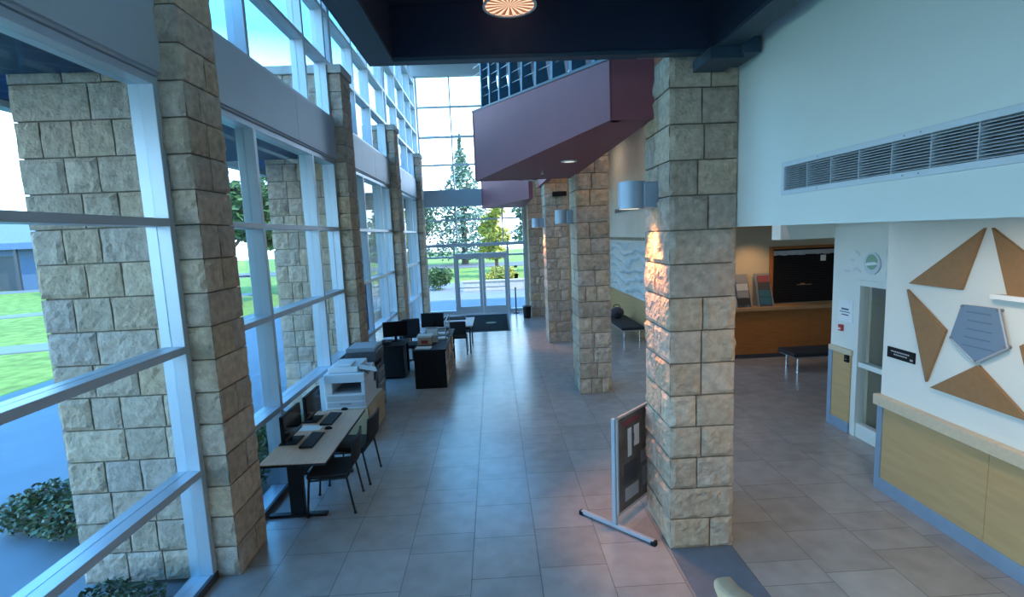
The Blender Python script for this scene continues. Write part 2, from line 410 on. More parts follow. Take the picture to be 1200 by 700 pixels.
# white upper wall over the side hall, its underside is the hall's ceiling
def upper_wall():
    g = MB(); X = 2.13; a, b, z0, z1 = .35, 3.68, 3.235, 3.40
    g.box(X, X+.15, -9.7, a, 2.985, 9.4); g.box(X, X+.15, b, 4.47, 2.985, 9.4)
    g.box(X, X+.15, a, b, 2.985, z0); g.box(X, X+.15, a, b, z1, 9.4)
    struct('wall_right_upper', g, M['white'])
    struct('ceiling_hall', MB().box(X+.15, 8.0, -9.7, 4.47, 2.99, 3.2), M['white'])
    struct('wall_upper_return', MB().box(X+.15, 11.7, 4.3, 4.47, 3.2, 9.4), M['cream'])
upper_wall()
def grille():
    X = 2.13; a, b, z0, z1 = .35, 3.68, 3.235, 3.40
    t = thing('air_grille', 'long white-framed louvred air grille in the upper white wall', 'air vent', (X, (a+b)/2, z0))
    fr = MB(); w = .034
    fr.box(X-.012, X+.01, a-w, b+w, z1, z1+w).box(X-.012, X+.01, a-w, b+w, z0-w, z0).box(X-.012, X+.01, a-w, a, z0, z1).box(X-.012, X+.01, b, b+w, z0, z1)
    obj('frame', fr, M['offwhite'], t, w=True, bevel=.003)
    obj('duct_back', MB().box(X+.10, X+.11, a, b, z0, z1), M['dark'], t, w=True)
    sl = MB(); n = 11
    for k in range(n):
        z = z0+.008+(z1-z0-.016)*k/(n-1)
        sl.prism([(X+.004, z-.0035), (X+.05, z+.012), (X+.05, z+.016), (X+.004, z+.0005)], a, b, 'Y')
    o = obj('louvres', sl, M['lightgrey'], t, w=True)
    y = b
    while y > a: obj('mullion_bar', MB().box(X+.002, X+.06, y-.008, y, z0, z1), M['lightgrey'], t, w=True); y -= .245
    for y in (3.3, 2.6, 2.5, 1.95, 1.3, .8):
        for z in (z1+w/2, z0-w/2): obj('screw', MB().tube((X-.014, y, z), (X-.01, y, z), .004, n=8), M['midgrey'], t, w=True)
grille()

# star wall
SX = 4.2
struct('wall_right', MB().box(SX, SX+.18, -9.7, 5.29, 0, 2.99), M['white'])
struct('baseboard_right', MB().box(SX-.03, SX, -2, 5.29, 0, .15), M['greytrim'], bevel=.004)
def wain(name, y0, y1, x, z1, label=None):
    g = MB(); ys = [y1]
    while ys[-1] > y0: ys.append(max(y0, ys[-1]-1.2))
    for a, b in zip(ys, ys[1:]): g.box(x-.02, x, b+.002, a-.002, .15, z1)
    struct(name, g, M['maple'], bevel=.002)
wain('trim_2', -2, 5.22, SX, .975)
struct('trim_3', MB().box(SX-.075, SX, -2, 5.31, .975, 1.09), M['maplecap'], bevel=.006)
struct('trim_4', MB().box(SX-.032, SX, 5.22, 5.295, .0, .975), M['greytrim'], bevel=.004)

def star():
    cy, cz, Rr = 4.175, 2.055, .875
    def p(k, r): return (cy + r*math.sin(math.radians(72*k)), cz + r*math.cos(math.radians(72*k)))
    def q(k, r): return (cy + r*math.sin(math.radians(72*k+36)), cz + r*math.cos(math.radians(72*k+36)))
    for k, lab in enumerate(('upper left brown triangle of the wall star', 'left brown triangle of the wall star', 'bottom brown triangle of the wall star below the plaque',
                   'right brown triangle of the wall star, cut by the photo edge', 'upper right brown triangle of the wall star above the white bar')):
        # triangle filling the gap between two neighbouring points of the star
        A, B, I = Vector(p(k, Rr)), Vector(p(k+1, Rr)), Vector(q(k, Rr*.375))
        c = (A+B+I)/3; tri = [c+(v-c)*.905 for v in (A, B, I)]
        g = MB().prism([tuple(v) for v in tri], SX-.035, SX-.004, 'X')
        tag(obj('star_panel', g, M['starwood'], bevel=.003), lab, 'wall decoration', 'brown triangles of the wall star')
    t = thing('pentagon_plaque', 'blue glassy pentagon plaque at the centre of the wall star', 'plaque', (SX, cy, 1.70))
    pts = [(4.18,1.72),(4.445,1.895),(4.35,2.215),(4.01,2.225),(3.915,1.91)]
    obj('panel', MB().prism(pts, SX-.05, SX-.038, 'X'), M['plaque'], t, w=True, bevel=.003)
    ln = MB()
    for k, (ya, yb) in enumerate(((4.29,4.07),(4.28,4.06),(4.28,4.05),(4.30,4.06),(4.32,4.02))):
        z = 2.16-.075*k; ln.box(SX-.052, SX-.049, yb, ya, z-.006, z+.006)
    obj('text_lines', ln, M['plaqueink'], t, w=True)
    c = Vector((sum(a for a, _ in pts)/5, sum(b for _, b in pts)/5))
    ed = MB()
    for i in (0, 1, 3, 4):
        a, b = Vector(pts[i]), Vector(pts[(i+1) % 5])
        if i in (0, 4, 3): obj('edge_rod', MB().tube((SX-.048, *a), (SX-.048, *b), .008, n=6), M['lightgrey'], t, w=True)
    for a in pts:
        a = Vector(a); a = a+(c-a)*.07
        obj('standoff_bolt', MB().tube((SX-.058, *a), (SX-.002, *a), .012, n=12), M['midgrey'], t, w=True)
    t = thing('wall_bar', 'white bar on the wall between the plaque and the right edge', 'wall bar', (SX, 3.8, 2.31))
    obj('bar', MB().box(SX-.09, SX-.05, 3.2, 4.06, 2.305, 2.345), M['paper'], t, w=True, bevel=.004)  # bar with a plain white surface
    for y in (4.0, 3.25): obj('bracket', MB().box(SX-.06, SX, y, y+.04, 2.30, 2.34), M['midgrey'], t, w=True)
star()
def room_sign():
    t = thing('room_sign', 'small black room sign with pale lettering on the wall left of the star', 'sign', (SX, 5.03, 1.52))
    obj('plate', MB().box(SX-.015, SX-.001, 4.855, 5.215, 1.53, 1.645), M['black'], t, w=True, bevel=.004)
    rs = random.Random(5)
    for z, ya, yb in ((1.605, 5.16, 4.93), (1.575, 5.12, 4.95)):
        y = ya; g = MB()
        while y > yb:
            w = rs.uniform(.012, .02); g.box(SX-.0165, SX-.0145, y-w, y, z-.007, z+.007); y -= w+.007
        obj('lettering', g, M['lightgrey'], t, w=True)
    obj('symbol', MB().box(SX-.0165, SX-.0145, 4.875, 4.91, 1.55, 1.57), M['lightgrey'], t, w=True)
room_sign()

# recessed wall with the glazed door
BX = 4.93
struct('wall_bump', MB().box(BX, BX+.18, 6.70, 7.22, 0, 2.99).box(BX, BX+.18, 5.29, 6.70, 2.16, 2.99).box(SX+.18, BX+.18, 5.11, 5.29, 0, 2.99), M['white'])
struct('ceiling_recess', MB().box(SX, 8.0, 5.29, 7.2, 2.985, 3.2).box(2.3, 8.0, 4.47, 5.29, 2.99, 3.2), M['white'])
wain('trim_5', 6.76, 7.14, BX, 1.13)
struct('trim_6', MB().box(BX-.05, BX, 6.72, 7.20, 1.13, 1.205), M['maplecap'], bevel=.005)
struct('trim_7', MB().box(BX-.03, BX, 7.14, 7.225, 0, 1.13).box(BX-.03, BX, 6.76, 7.14, 0, .15), M['greytrim'], bevel=.004)
def side_door():
    g = MB(); x0, x1 = BX-.02, BX+.10
    g.box(x0, x1, 6.64, 6.72, 0, 2.2).box(x0, x1, 5.32, 5.40, 0, 2.2).box(x0, x1, 5.40, 6.64, 2.12, 2.2)
    g.box(x0+.02, x1, 5.40, 6.64, 1.0, 1.07).box(x0+.02, x1, 5.40, 6.64, 0.0, .20)
    t = struct('door_3', g, M['white'], bevel=.004)
    struct('pane', MB().box(BX+.04, BX+.05, 5.40, 6.64, 1.07, 2.12), M['clear'], t)
    struct('pane', MB().box(BX+.04, BX+.05, 5.40, 6.64, .20, 1.0), M['clear'], t)
    struct('inner_jamb', MB().box(BX+.10, BX+.3, 6.58, 6.72, .0, 2.2), M['beige'], t)
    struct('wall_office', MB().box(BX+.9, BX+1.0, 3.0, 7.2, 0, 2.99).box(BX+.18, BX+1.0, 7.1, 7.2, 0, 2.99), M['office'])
side_door()
def wall_bits():
    t = thing('wall_emblem', 'round pale green and white emblem on the wall above the glazed door', 'emblem', (BX, 6.455, 2.28))
    obj('disc', MB().tube((BX-.018, 6.455, 2.43), (BX-.001, 6.455, 2.43), .145, n=40), M['offwhite'], t, w=True)
    obj('green_ring', MB().tube((BX-.021, 6.455, 2.45), (BX-.0185, 6.455, 2.45), .10, n=32), M['seal'], t, w=True)
    obj('white_band', MB().prism([(6.575,2.405),(6.52,2.44),(6.40,2.455),(6.335,2.43),(6.39,2.415),(6.52,2.40)], BX-.025, BX-.0215, 'X'), M['paper'], t, w=True)
    # scattered light reflections around it, put on as small white shapes
    for (y, z, a, l) in ((6.74,2.56,.6,.06),(6.83,2.46,0,.05),(6.77,2.34,-.5,.05),(6.70,2.32,.5,.04),(6.93,2.30,0,.06),(6.20,2.56,1.4,.06),(6.20,2.28,1.4,.06)):
        g = MB(); pts = []
        for i in range(10):
            th = 2*PI*i/10; u, v = l*math.cos(th), l*.38*math.sin(th)
            pts.append((y+u*math.cos(a)-v*math.sin(a), z+u*math.sin(a)+v*math.cos(a)))
        tag(obj('wall_glint', g.prism(pts, BX-.006, BX-.001, 'X'), M['offwhite']), 'small white shape standing for a light reflection around the round emblem', 'wall mark', 'white reflection shapes around the emblem')
    t = thing('wall_notice', 'white paper notice with dark heading on the wall left of the door', 'notice', (BX, 6.93, 1.58))
    obj('sheet', MB().box(BX-.008, BX-.001, 6.78, 7.08, 1.585, 1.88), M['paper'], t, w=True)
    g = MB()
    for z, a, b, h in ((1.76,6.86,7.01,.012),(1.72,6.83,7.04,.006),(1.68,6.86,7.00,.008)): g.box(BX-.0095, BX-.0075, a, b, z-h, z+h)
    obj('print_lines', g, M['print'], t, w=True)
    t = thing('alarm_pull', 'small red alarm pull box on the wall below the paper notice', 'alarm', (BX, 6.99, 1.44))
    obj('box', MB().box(BX-.04, BX, 6.955, 7.025, 1.44, 1.53), M['redsmall'], t, w=True, bevel=.006)
    obj('pull_handle', MB().box(BX-.05, BX-.04, 6.965, 7.015, 1.465, 1.485), M['paper'], t, w=True)
    t = thing('card_reader', 'small black card reader on the wood panel beside the glazed door', 'card reader', (BX-.02, 6.82, 1.01))
    obj('housing', MB().box(BX-.05, BX-.02, 6.785, 6.86, 1.02, 1.12), M['black'], t, w=True, bevel=.006)
    obj('slot', MB().box(BX-.052, BX-.05, 6.80, 6.845, 1.06, 1.066), M['midgrey'], t, w=True)
wall_bits()

# alcove with the ticket counter
struct('wall_alcove', MB().box(4.1, 8.0, 11.35, 11.5, 0, 5.9), M['beige'])
struct('wall_side_far', MB().box(4.1, 4.25, 11.5, EY, 0, 5.9), M['cream'])
struct('wall_alcove_right', MB().box(8.0, 8.2, -4.5, 11.5, 0, 5.9), M['beige'])
struct('ceiling_alcove', MB().box(1.55, 8.0, 4.47, EY, 5.9, 6.0), M['cream'])
struct('wall_header', MB().box(4.13, 8.0, 7.22, 7.45, 2.76, 3.9), M['white'])
struct('wall_dark_soffit', MB().box(4.2, 8.0, 10.6, 11.35, 2.93, 3.9), M['counterledge'])
def booth():
    t = thing('ticket_counter', 'reddish brown wooden ticket counter built into the alcove behind the right pillar', 'counter', (6.0, 11.15, 0))
    g = MB()
    for a, b in zip((4.3,5.2,6.1,7.0), (5.195,6.095,6.995,7.95)): g.box(a, b, 11.0, 11.34, .10, 1.09)
    obj('panels', g, M['counter'], t, w=True, bevel=.003)
    obj('plinth', MB().box(4.3, 7.95, 11.03, 11.34, 0, .10), M['darkgrey'], t, w=True)
    obj('ledge', MB().box(4.3, 7.95, 10.93, 11.34, 1.09, 1.17), M['counterledge'], t, w=True, bevel=.006)
    t = thing('ticket_window', 'black shuttered ticket window with a pale valance above the brown counter', 'ticket window', (6.95, 11.35, 1.19))
    x0, x1, z0, z1 = 6.30, 7.75, 1.19, 2.42
    obj('frame', MB().box(x0-.06, x0, 11.27, 11.35, z0, z1+.06).box(x1, x1+.06, 11.27, 11.35, z0, z1+.06).box(x0, x1, 11.27, 11.35, z1, z1+.06), M['counter'], t, w=True, bevel=.004)
    g = MB(); n = 24
    for k in range(n):
        a = z0+(z1-z0)*k/n; b = z0+(z1-z0)*(k+1)/n; g.box(x0, x1, 11.31, 11.335, a+.003, b-.003)
    g.box(x0, x1, 11.33, 11.345, z0, z1)
    obj('shutter', g, M['black'], t, w=True)
    g = MB(); rs = random.Random(9); x = x0+.02
    while x < x1-.03:
        w = rs.uniform(.05, .11); g.box(x, min(x+w, x1-.02), 11.295, 11.305, z1-.15+rs.uniform(0,.02), z1-.04); x += w+.006
    obj('valance', g, M['lightgrey'], t, w=True)
    g = MB().box(6.88, 7.22, 11.306, 11.31, 1.585, 1.60).box(6.96, 7.06, 11.306, 11.31, 1.60, 1.625)
    obj('lettering', g, M['counterledge'], t, w=True)
    tag(obj('paper_note', MB().box(7.40, 7.52, 11.29, 11.30, 2.12, 2.25), M['paper']), 'pale square note taped to the top right of the ticket window', 'note')
    # brochure stands on the ledge
    def stand(x, label, mats):
        t = thing('brochure_stand', label, 'brochure stand', (x, 11.15, 1.17))
        g = MB().prism([(-.16,0),(-.06,0),(.14,.72),(.12,.72)], -.17, -.155, 'X').prism([(-.16,0),(-.06,0),(.14,.72),(.12,.72)], .155, .17, 'X')
        g.prism([(.10,.72),(.14,.72),(-.04,.0),(-.08,0)], -.155, .155, 'X')
        obj('rack', g, M['midgrey'], t)
        for k, mk in enumerate(mats):
            z = .05+.16*k; y = -.10+.045*k
            obj('brochure', MB().prism([(y-.03,z),(y-.02,z),(y+.02,z+.15),(y+.01,z+.15)], -.13, .13, 'X'), M[mk], t)
    stand(5.52, 'left brochure stand on the brown counter, with grey leaflets', ['dark', 'midgrey', 'lightgrey', 'midgrey'])
    stand(6.02, 'right brochure stand on the brown counter, with a teal leaflet below', ['printteal', 'printteal', 'darkgrey', 'printdull'])
booth()
def bench(name, label, loc, rotz, L, W, h=.42):
    t = thing(name, label, 'bench', loc, rotz)
    g = MB().box(-L/2, L/2, -W/2, W/2, h-.09, h)
    obj('seat_pad', g, M['blackf'], t, bevel=.025, seg=3)
    obj('seat_frame', MB().box(-L/2+.03, L/2-.03, -W/2+.03, W/2-.03, h-.115, h-.088), M['steel'], t)
    for sx in (-1, 1):
        for sy in (-1, 1):
            obj('leg', MB().tube((sx*(L/2-.14), sy*(W/2-.10), 0), (sx*(L/2-.14), sy*(W/2-.10), h-.10), .022).tube((sx*(L/2-.14), sy*(W/2-.10), 0), (sx*(L/2-.14), sy*(W/2-.10), .012), .032), M['chrome'], t, smooth=True)
    return t
bench('padded_bench', 'black padded bench with chrome legs in front of the ticket counter', (6.55, 9.98, 0), 0, 1.35, .6)
bench('padded_bench', 'black padded bench against the far wall between the pillars', (3.62, 14.2, 0), PI/2, 2.0, .62)
def backpack():
    t = thing('backpack', 'dark slumped backpack lying on the far padded bench', 'backpack', (3.56, 14.72, .42))
    g = MB(); g.ball((0,0,.16), .2, 20, 1.0, .75, .85)
    g.v = [(x, y, max(z, 0) + .0) for x, y, z in g.v]
    obj('bag', g, M['bag'], t, smooth=True)
    obj('front_pocket', MB().ball((.0,-.12,.10), .11, 14, 1.0, .6, .8), M['blackf'], t, smooth=True)
    obj('strap', MB().path([(-.1,.05,.31),(-.08,.07,.37),(.0,.08,.385),(.08,.07,.37),(.1,.05,.31)], .012, 8), M['blackf'], t, smooth=True)
backpack()
def donor_panel():
    X = 4.1
    t = thing('relief_panel', 'large pale relief panel with a dark title line on the far wall', 'wall panel', (X, 15.6, 1.1))
    y0, y1, z0, z1 = 12.6, 18.6, 1.05, 2.85
    g = MB(); ny, nz = 90, 34; base = 0
    for j in range(nz+1):
        for i in range(ny+1):
            y = y0+(y1-y0)*i/ny; z = z0+(z1-.25-z0)*j/nz
            d = .03+.03*math.sin(z*22+2.2*math.sin(y*2.1)+noise.noise((y*2, z*4, 0))*3)
            g.v.append((X-d-.005, y, z))
    for j in range(nz):
        for i in range(ny):
            a = j*(ny+1)+i; g.f.append((a, a+ny+1, a+ny+2, a+1)); g.r.append(0)
    obj('relief', g, M['art'], t, w=True, smooth=True)
    obj('top_band', MB().box(X-.05, X-.002, y0, y1, z1-.25, z1).box(X-.02, X-.002, y0, y1, z0, z1-.25), M['cream'], t, w=True)
    y = y0+.2; rs = random.Random(2)
    while y < y1-.3:
        w = rs.uniform(.08,.2); obj('title_lettering', MB().box(X-.056, X-.05, y, y+w, z1-.17, z1-.08), M['arttext'], t, w=True); y += w+.05
    struct('trim_8', MB().box(X-.03, X, 11.5, EY-.01, 0, 1.0), M['maple'])
    t = thing('return_air_vent', 'small dark louvred vent high on the far wall beside the pillar lamp', 'air vent', (X, 15.3, 3.56))
    obj('frame', MB().box(X-.02, X, 13.3, 17.0, 3.52, 3.70), M['cream'], t, w=True, bevel=.004)
    for k in range(20): obj('louvre', MB().box(X-.026, X-.0205, 13.4+k*.18, 13.52+k*.18, 3.55, 3.67), M['darkgrey'], t, w=True)
donor_panel()

# ------------------------------------------------------------------ maroon balconies
def balcony(label, A, B, ztA, ztB, rods, blades_):
    A, B = Vector((*A, 0)), Vector((*B, 0)); d = (B-A); L = d.length; d.normalize(); n = Vector((-d.y, d.x, 0))*-1   # n points to the right-hand rooms
    if n.x < 0: n = -n
    t = thing('balcony', label, 'balcony', (A.x, A.y, 4.0))
    XR = 1.53 if A.y < 8 else 1.20
    # fascia: vertical face with a sloping top edge
    def P(p, z): return (p.x, p.y, z)
    th = .12; A2, B2 = A+n*th, B+n*th
    g = MB(); v = [P(A,4.0),P(B,4.0),P(B2,4.0),P(A2,4.0),P(A,ztA),P(B,ztB),P(B2,ztB),P(A2,ztA)]
    g.v = v; g.f = [(0,3,2,1),(4,5,6,7),(0,1,5,4),(1,2,6,5),(2,3,7,6),(3,0,4,7)]; g.r = [0]*6
    obj('fascia', g, M['red'], t, w=True)
    # near and far end faces
    def endface(p, zt, nm):
        q = Vector((XR, p.y, 0)); dy = .10 if p is A else -.10
        g = MB(); a0, a1 = min(p.y, p.y+dy), max(p.y, p.y+dy)
        g.box(p.x+.02, XR, a0+(0 if p is A else 0), a1, 4.0, zt); obj(nm, g, M['red'], t, w=True)
    endface(A, ztA, 'end_panel'); endface(B, ztB, 'end_panel')
    # soffit slab
    g = MB().prism([(A.x+.03,A.y+.01),(XR,A.y+.01),(XR,B.y-.01),(B.x+.03,B.y-.01)], 4.005, 4.12, 'Z')
    obj('soffit', g, M['red'], t, w=True)
    if blades_:
        k = 0; s = .35
        while s < L-.1:
            p = A+d*s+n*.02; zt = ztA+(ztB-ztA)*s/L
            w = .035
            bl = MB()
            prof = [(0,.0,.22),(.12,0,.17),(.40,.01,.13),(1.05,.01,.12)]
            for (h0, a0, b0), (h1, a1, b1) in zip(prof, prof[1:]):
                m = len(bl.v)
                for hh, aa, bb in ((h0,a0,b0),(h1,a1,b1)):
                    for u, e in ((aa,-1),(bb,-1),(bb,1),(aa,1)):
                        c = p+n*u+d*(e*w); bl.v.append((c.x, c.y, zt-.02+hh))
                for i in range(4):
                    j = (i+1) % 4; bl.f.append((m+i, m+j, m+4+j, m+4+i)); bl.r.append(0)
                bl.f += [(m+3,m+2,m+1,m),(m+4,m+5,m+6,m+7)]; bl.r += [0,0]
            obj('baluster', bl, M['blade'], t, w=True)
            s += .52; k += 1
        for h in (.22,.36,.50,.64,.78,.92):
            a = A+n*.06; b = B+n*.06
            obj('rail_rod', MB().tube((a.x,a.y,ztA+h),(b.x,b.y,ztB+h),.007,n=8), M['steel'], t, w=True)
        a = A+n*.06; b = B+n*.06
        obj('top_rail', MB().tube((a.x,a.y,ztA+1.05),(b.x,b.y,ztB+1.05),.035,n=12), M['teal'], t, w=True)
        obj('top_trim', MB().prism([(A.x-.015,A.y),(A2.x,A2.y),(B2.x,B2.y),(B.x-.015,B.y)], 0, .03, 'Z').xf(Matrix.Translation((0,0,0))) if False else sloped(A, B, A2, B2, ztA, ztB), M['teal'], t, w=True)
    return t
def sloped(A, B, A2, B2, za, zb):
    g = MB(); o = Vector((-.012,0,0))
    g.v = [(A.x-.012,A.y,za),(B.x-.012,B.y,zb),(B2.x,B2.y,zb),(A2.x,A2.y,za),(A.x-.012,A.y,za+.03),(B.x-.012,B.y,zb+.03),(B2.x,B2.y,zb+.03),(A2.x,A2.y,za+.03)]
    g.f = [(0,3,2,1),(4,5,6,7),(0,1,5,4),(1,2,6,5),(2,3,7,6),(3,0,4,7)]; g.r = [0]*6
    return g
balcony('near maroon balcony with blue blade balusters, overhanging beside the right pillar', (1.12,4.79), (-.283,9.69), 4.53, 5.24, True, True)
balcony('far maroon balcony above the entrance end of the hall', (1.09,14.9), (-.36,19.5), 4.5, 5.1, False, False)
struct('trim_9', MB().box(1.36, 1.49, 9.70, 14.89, 4.3, 5.0), M['red'])
struct('wall_upper_floor', MB().box(1.575, 1.70, 4.47, EY, 4.90, 9.4), M['navy'])
t = thing('downlight', 'round recessed downlight in the maroon balcony underside', 'ceiling light', (1.13, 7.4, 3.99))
obj('ring', MB().lathe([(.075,.02),(.075,0),(.11,0),(.115,.012),(.075,.02)], n=28, caps=False), M['offwhite'], t, smooth=True)
obj('lens', MB().tube((0,0,.001),(0,0,.012),.074,n=24), M['lampdim'], t)
t = thing('sprinkler_head', 'tiny sprinkler head under the maroon balcony near the downlight', 'sprinkler', (.84, 8.35, 3.94))
obj('stem', MB().tube((0,0,.02),(0,0,.065),.012,n=10), M['steel'], t); obj('deflector', MB().tube((0,0,.0),(0,0,.006),.03,n=14).tube((.018,0,.0),(.008,0,.03),.003,n=6).tube((-.018,0,.0),(-.008,0,.03),.003,n=6), M['steel'], t)
for x, y in ((1.70, 13.66), (1.80, 9.06)):
    pass
tag(obj('bracket_box', MB().box(1.62, 1.98, 13.54, 13.712, 3.95, 4.07), M['black'], bevel=.006), 'black box mounted high on the front of the third right pillar', 'box')

# dark ceiling of the stair landing overhead
def landing():
    x0, x1, y1, z0 = -.90, 1.97, 4.24, 4.36
    w = .19
    def lip(za, zb): return MB().box(x0, x0+w, -3, y1, za, zb).box(x1-w, x1, -3, y1, za, zb).box(x0+w, x1-w, y1-.09, y1, za, zb)
    struct('trim_10', lip(z0, z0+.03), M['teal'], bevel=.004)
    struct('ceiling_landing_beam', lip(z0+.03, z0+.45), M['navy'])
    struct('trim_11', MB().box(x0-.012, x0, -3, y1, z0+.0, z0+.6).box(x0-.012, x1, y1, y1+.012, z0, z0+.6), M['teal'])
    struct('ceiling_landing', MB().box(x0+.01, x1-.01, -3, y1-.01, z0+.41, z0+.6), M['navy'])
    t = thing('beam_bracket', 'dark steel bracket under the landing ceiling in front of the right pillar top', 'bracket', (1.85, 4.28, 4.25))
    g = MB().box(1.72, 1.98, 4.02, 4.37, 4.27, 4.36)
    obj('plate', g, M['teal'], t, w=True, bevel=.004)
    obj('arm', MB().box(1.95, 2.10, 4.0, 4.36, 4.30, 4.42), M['teal'], t, w=True, bevel=.004)
    t = thing('drum_light', 'round striped glowing drum lamp on the dark ceiling', 'ceiling light', (.203, 4.0, 4.64))
    t.location = (.195, 3.90, 4.63)
    obj('canopy_ring', MB().lathe([(.19,.12),(.2,.12),(.2,.14),(.19,.14)], n=36), M['steel'], t)
    n = 40
    s1, s2 = MB(), MB()
    for i in range(n):
        a0, a1 = 2*PI*i/n, 2*PI*(i+1)/n; g = s1 if i % 2 else s2
        pr = [(math.cos(a0)*.190, math.sin(a0)*.190), (math.cos(a1)*.190, math.sin(a1)*.190), (math.cos(a1)*.18, math.sin(a1)*.18), (math.cos(a0)*.18, math.sin(a0)*.18)]
        g.prism(pr, .005, .13, 'Z')
    obj('side_glass', s1, M['lampdrum'], t); obj('side_amber_glass', s2, M['lampstripe'], t)
    d1, d2 = MB(), MB()
    for i in range(36):
        a0, a1 = 2*PI*i/36, 2*PI*(i+1)/36
        (d1 if i % 2 else d2).prism([(0,0),(.178*math.cos(a0),.178*math.sin(a0)),(.178*math.cos(a1),.178*math.sin(a1))], .012, .02, 'Z')
    obj('bottom_glass', d1, M['lampdrum'], t); obj('bottom_amber_glass', d2, M['lampstripe'], t)
    obj('rim', MB().lathe([(.178,.008),(.178,0),(.196,0),(.196,.008),(.178,.008)], n=36, caps=False), M['offwhite'], t, smooth=True)
landing()

# ------------------------------------------------------------------ pillar lamps
def sconce(label, x, y, z, on):
    t = thing('wall_sconce', label, 'wall lamp', (x, y, z))
    # x is the pillar face; the shade hangs out to the left
    r = .125; h = .25; cx = -.20
    n = 32; pr = [(r, 0), (r, h)]
    g = MB()
    g.lathe([(r-.006,0),(r,0),(r,h),(r-.006,h),(r-.006,h-.01),(.02,h-.01)], c=(cx,0,0), n=n); g.f = g.f[:-1]; g.r = g.r[:-1]
    g.f = [q for q in g.f if len(q) == 4]; g.r = [0]*len(g.f)
    obj('shade', g, M['sconce'], t, smooth=True)
    obj('shade_cap', MB().tube((cx,0,h-.004),(cx,0,h-.012),r-.004,n=n), M['sconce'], t)
    obj('backplate', MB().box(-.115, .03, -.10, .10, .0, h-.01), M['sconce'], t, bevel=.01)
    obj('lamp', MB().tube((cx,0,.03),(cx,0,.045),r-.012,n=24), M['lampwarm'] if on else M['lampdim'], t)
    return t
sconce('big grey cylinder lamp on the nearest right pillar, orange glow below it', 1.52, 4.82, 3.19, True)
sconce('grey cylinder lamp on the second right pillar', 1.49, 9.55, 3.16, False)
sconce('grey cylinder lamp on the third right pillar, small and distant', 1.41, 14.1, 3.16, True)
def lamp(kind, name, loc, e, col, size=.1, rot=None, **k):
    l = bpy.data.lights.new(name, kind); l.energy = e; l.color = col
    if kind == 'AREA': l.size = size
    else: l.shadow_soft_size = size
    for a, b in k.items(): setattr(l, a, b)
    o = bpy.data.objects.new(name, l); C.objects.link(o); o.location = loc
    if rot: o.rotation_euler = rot
    return o
lamp('SPOT', 'sconce_lamp', (1.34,4.80,3.20), 150, (1,.42,.15), .09, (0, math.radians(-14), 0), spot_size=1.2, spot_blend=.6)
lamp('SPOT', 'sconce_lamp', (1.22,14.08,3.17), 110, (1,.42,.16), .05, (0, math.radians(-14), 0), spot_size=1.2, spot_blend=.6)
lamp('SPOT', 'downlight_lamp', (1.13,7.4,3.97), 6, (1,.85,.65), .05, spot_size=1.9, spot_blend=.8)
# alcove lamps, and unseen hall lights without fixtures, far ones added to brighten walls
for (x, y, e) in ((3.2,1.2,13),(3.2,3.4,13),(3.3,6.1,14),(3.0,8.6,20),(3.0,12.5,14),(3.0,16.5,12)):
    lamp('AREA', 'unseen_hall_light', (x,y,2.97 if y < 5.2 else 5.85), e, (1,.80,.62), .35)
lamp('SPOT', 'alcove_lamp', (5.75,10.45,2.9), 36, (1,.62,.30), .05, (math.radians(28),0,0), spot_size=1.5, spot_blend=.9)
lamp('SPOT', 'alcove_lamp', (6.9,9.6,5.8), 24, (1,.72,.45), .08, spot_size=2.2, spot_blend=.9)

# ------------------------------------------------------------------ furniture
def poster_stand():
    t = thing('poster_stand', 'grey framed poster board on a white T-foot stand behind the right pillar', 'poster stand', (1.11, 4.775, 0), math.radians(44))
    # local: board runs along +x, feet run along y
    L = 1.02
    for x in (0.0, L):
        ft = obj('foot', MB().box(x-.022, x+.022, -.42, .42, .02, .055), M['lightgrey'], t, bevel=.006)
        for s in (-1, 1): obj('rubber_foot', MB().box(x-.025, x+.025, s*.42-.025, s*.42+.025, 0, .045), M['black'], ft, bevel=.004)
        obj('post', MB().box(x-.02, x+.02, -.012, .03, .055, 1.16), M['lightgrey'], t, bevel=.005)
    z0, z1 = .14, 1.17
    g = MB().box(.0, L, -.03, -.01, z0, z0+.025).box(0, L, -.03, -.01, z1-.025, z1).box(0, .025, -.03, -.01, z0, z1).box(L-.025, L, -.03, -.01, z0, z1)
    obj('frame', g, M['lightgrey'], t, bevel=.003)
    bd = obj('poster', MB().box(.025, L-.025, -.026, -.014, z0+.025, z1-.025), M['poster'], t)
    def pic(nm, x0, x1, a, b, m): obj(nm, MB().box(x0, x1, -.0285, -.026, a, b), M[m], bd)
    pic('red_patch', .10, .42, 1.04, 1.10, 'printdull'); pic('photo_patch', .20, .27, .70, 1.0, 'paper'); pic('photo_patch', .32, .42, .78, 1.0, 'paper')
    pic('photo_patch', .12, .38, .42, .64, 'darkgrey'); pic('photo_patch', .14, .40, .24, .38, 'lightgrey'); pic('photo_patch', .45, .68, .55, .68, 'midgrey')
    pic('photo_patch', .48, .66, .28, .50, 'midgrey'); pic('photo_patch', .55, .75, .80, 1.05, 'midgrey'); pic('photo_patch', .78, .95, .40, .95, 'darkgrey'); pic('caption_strip', .27,.33, .84,.92,'print')
poster_stand()

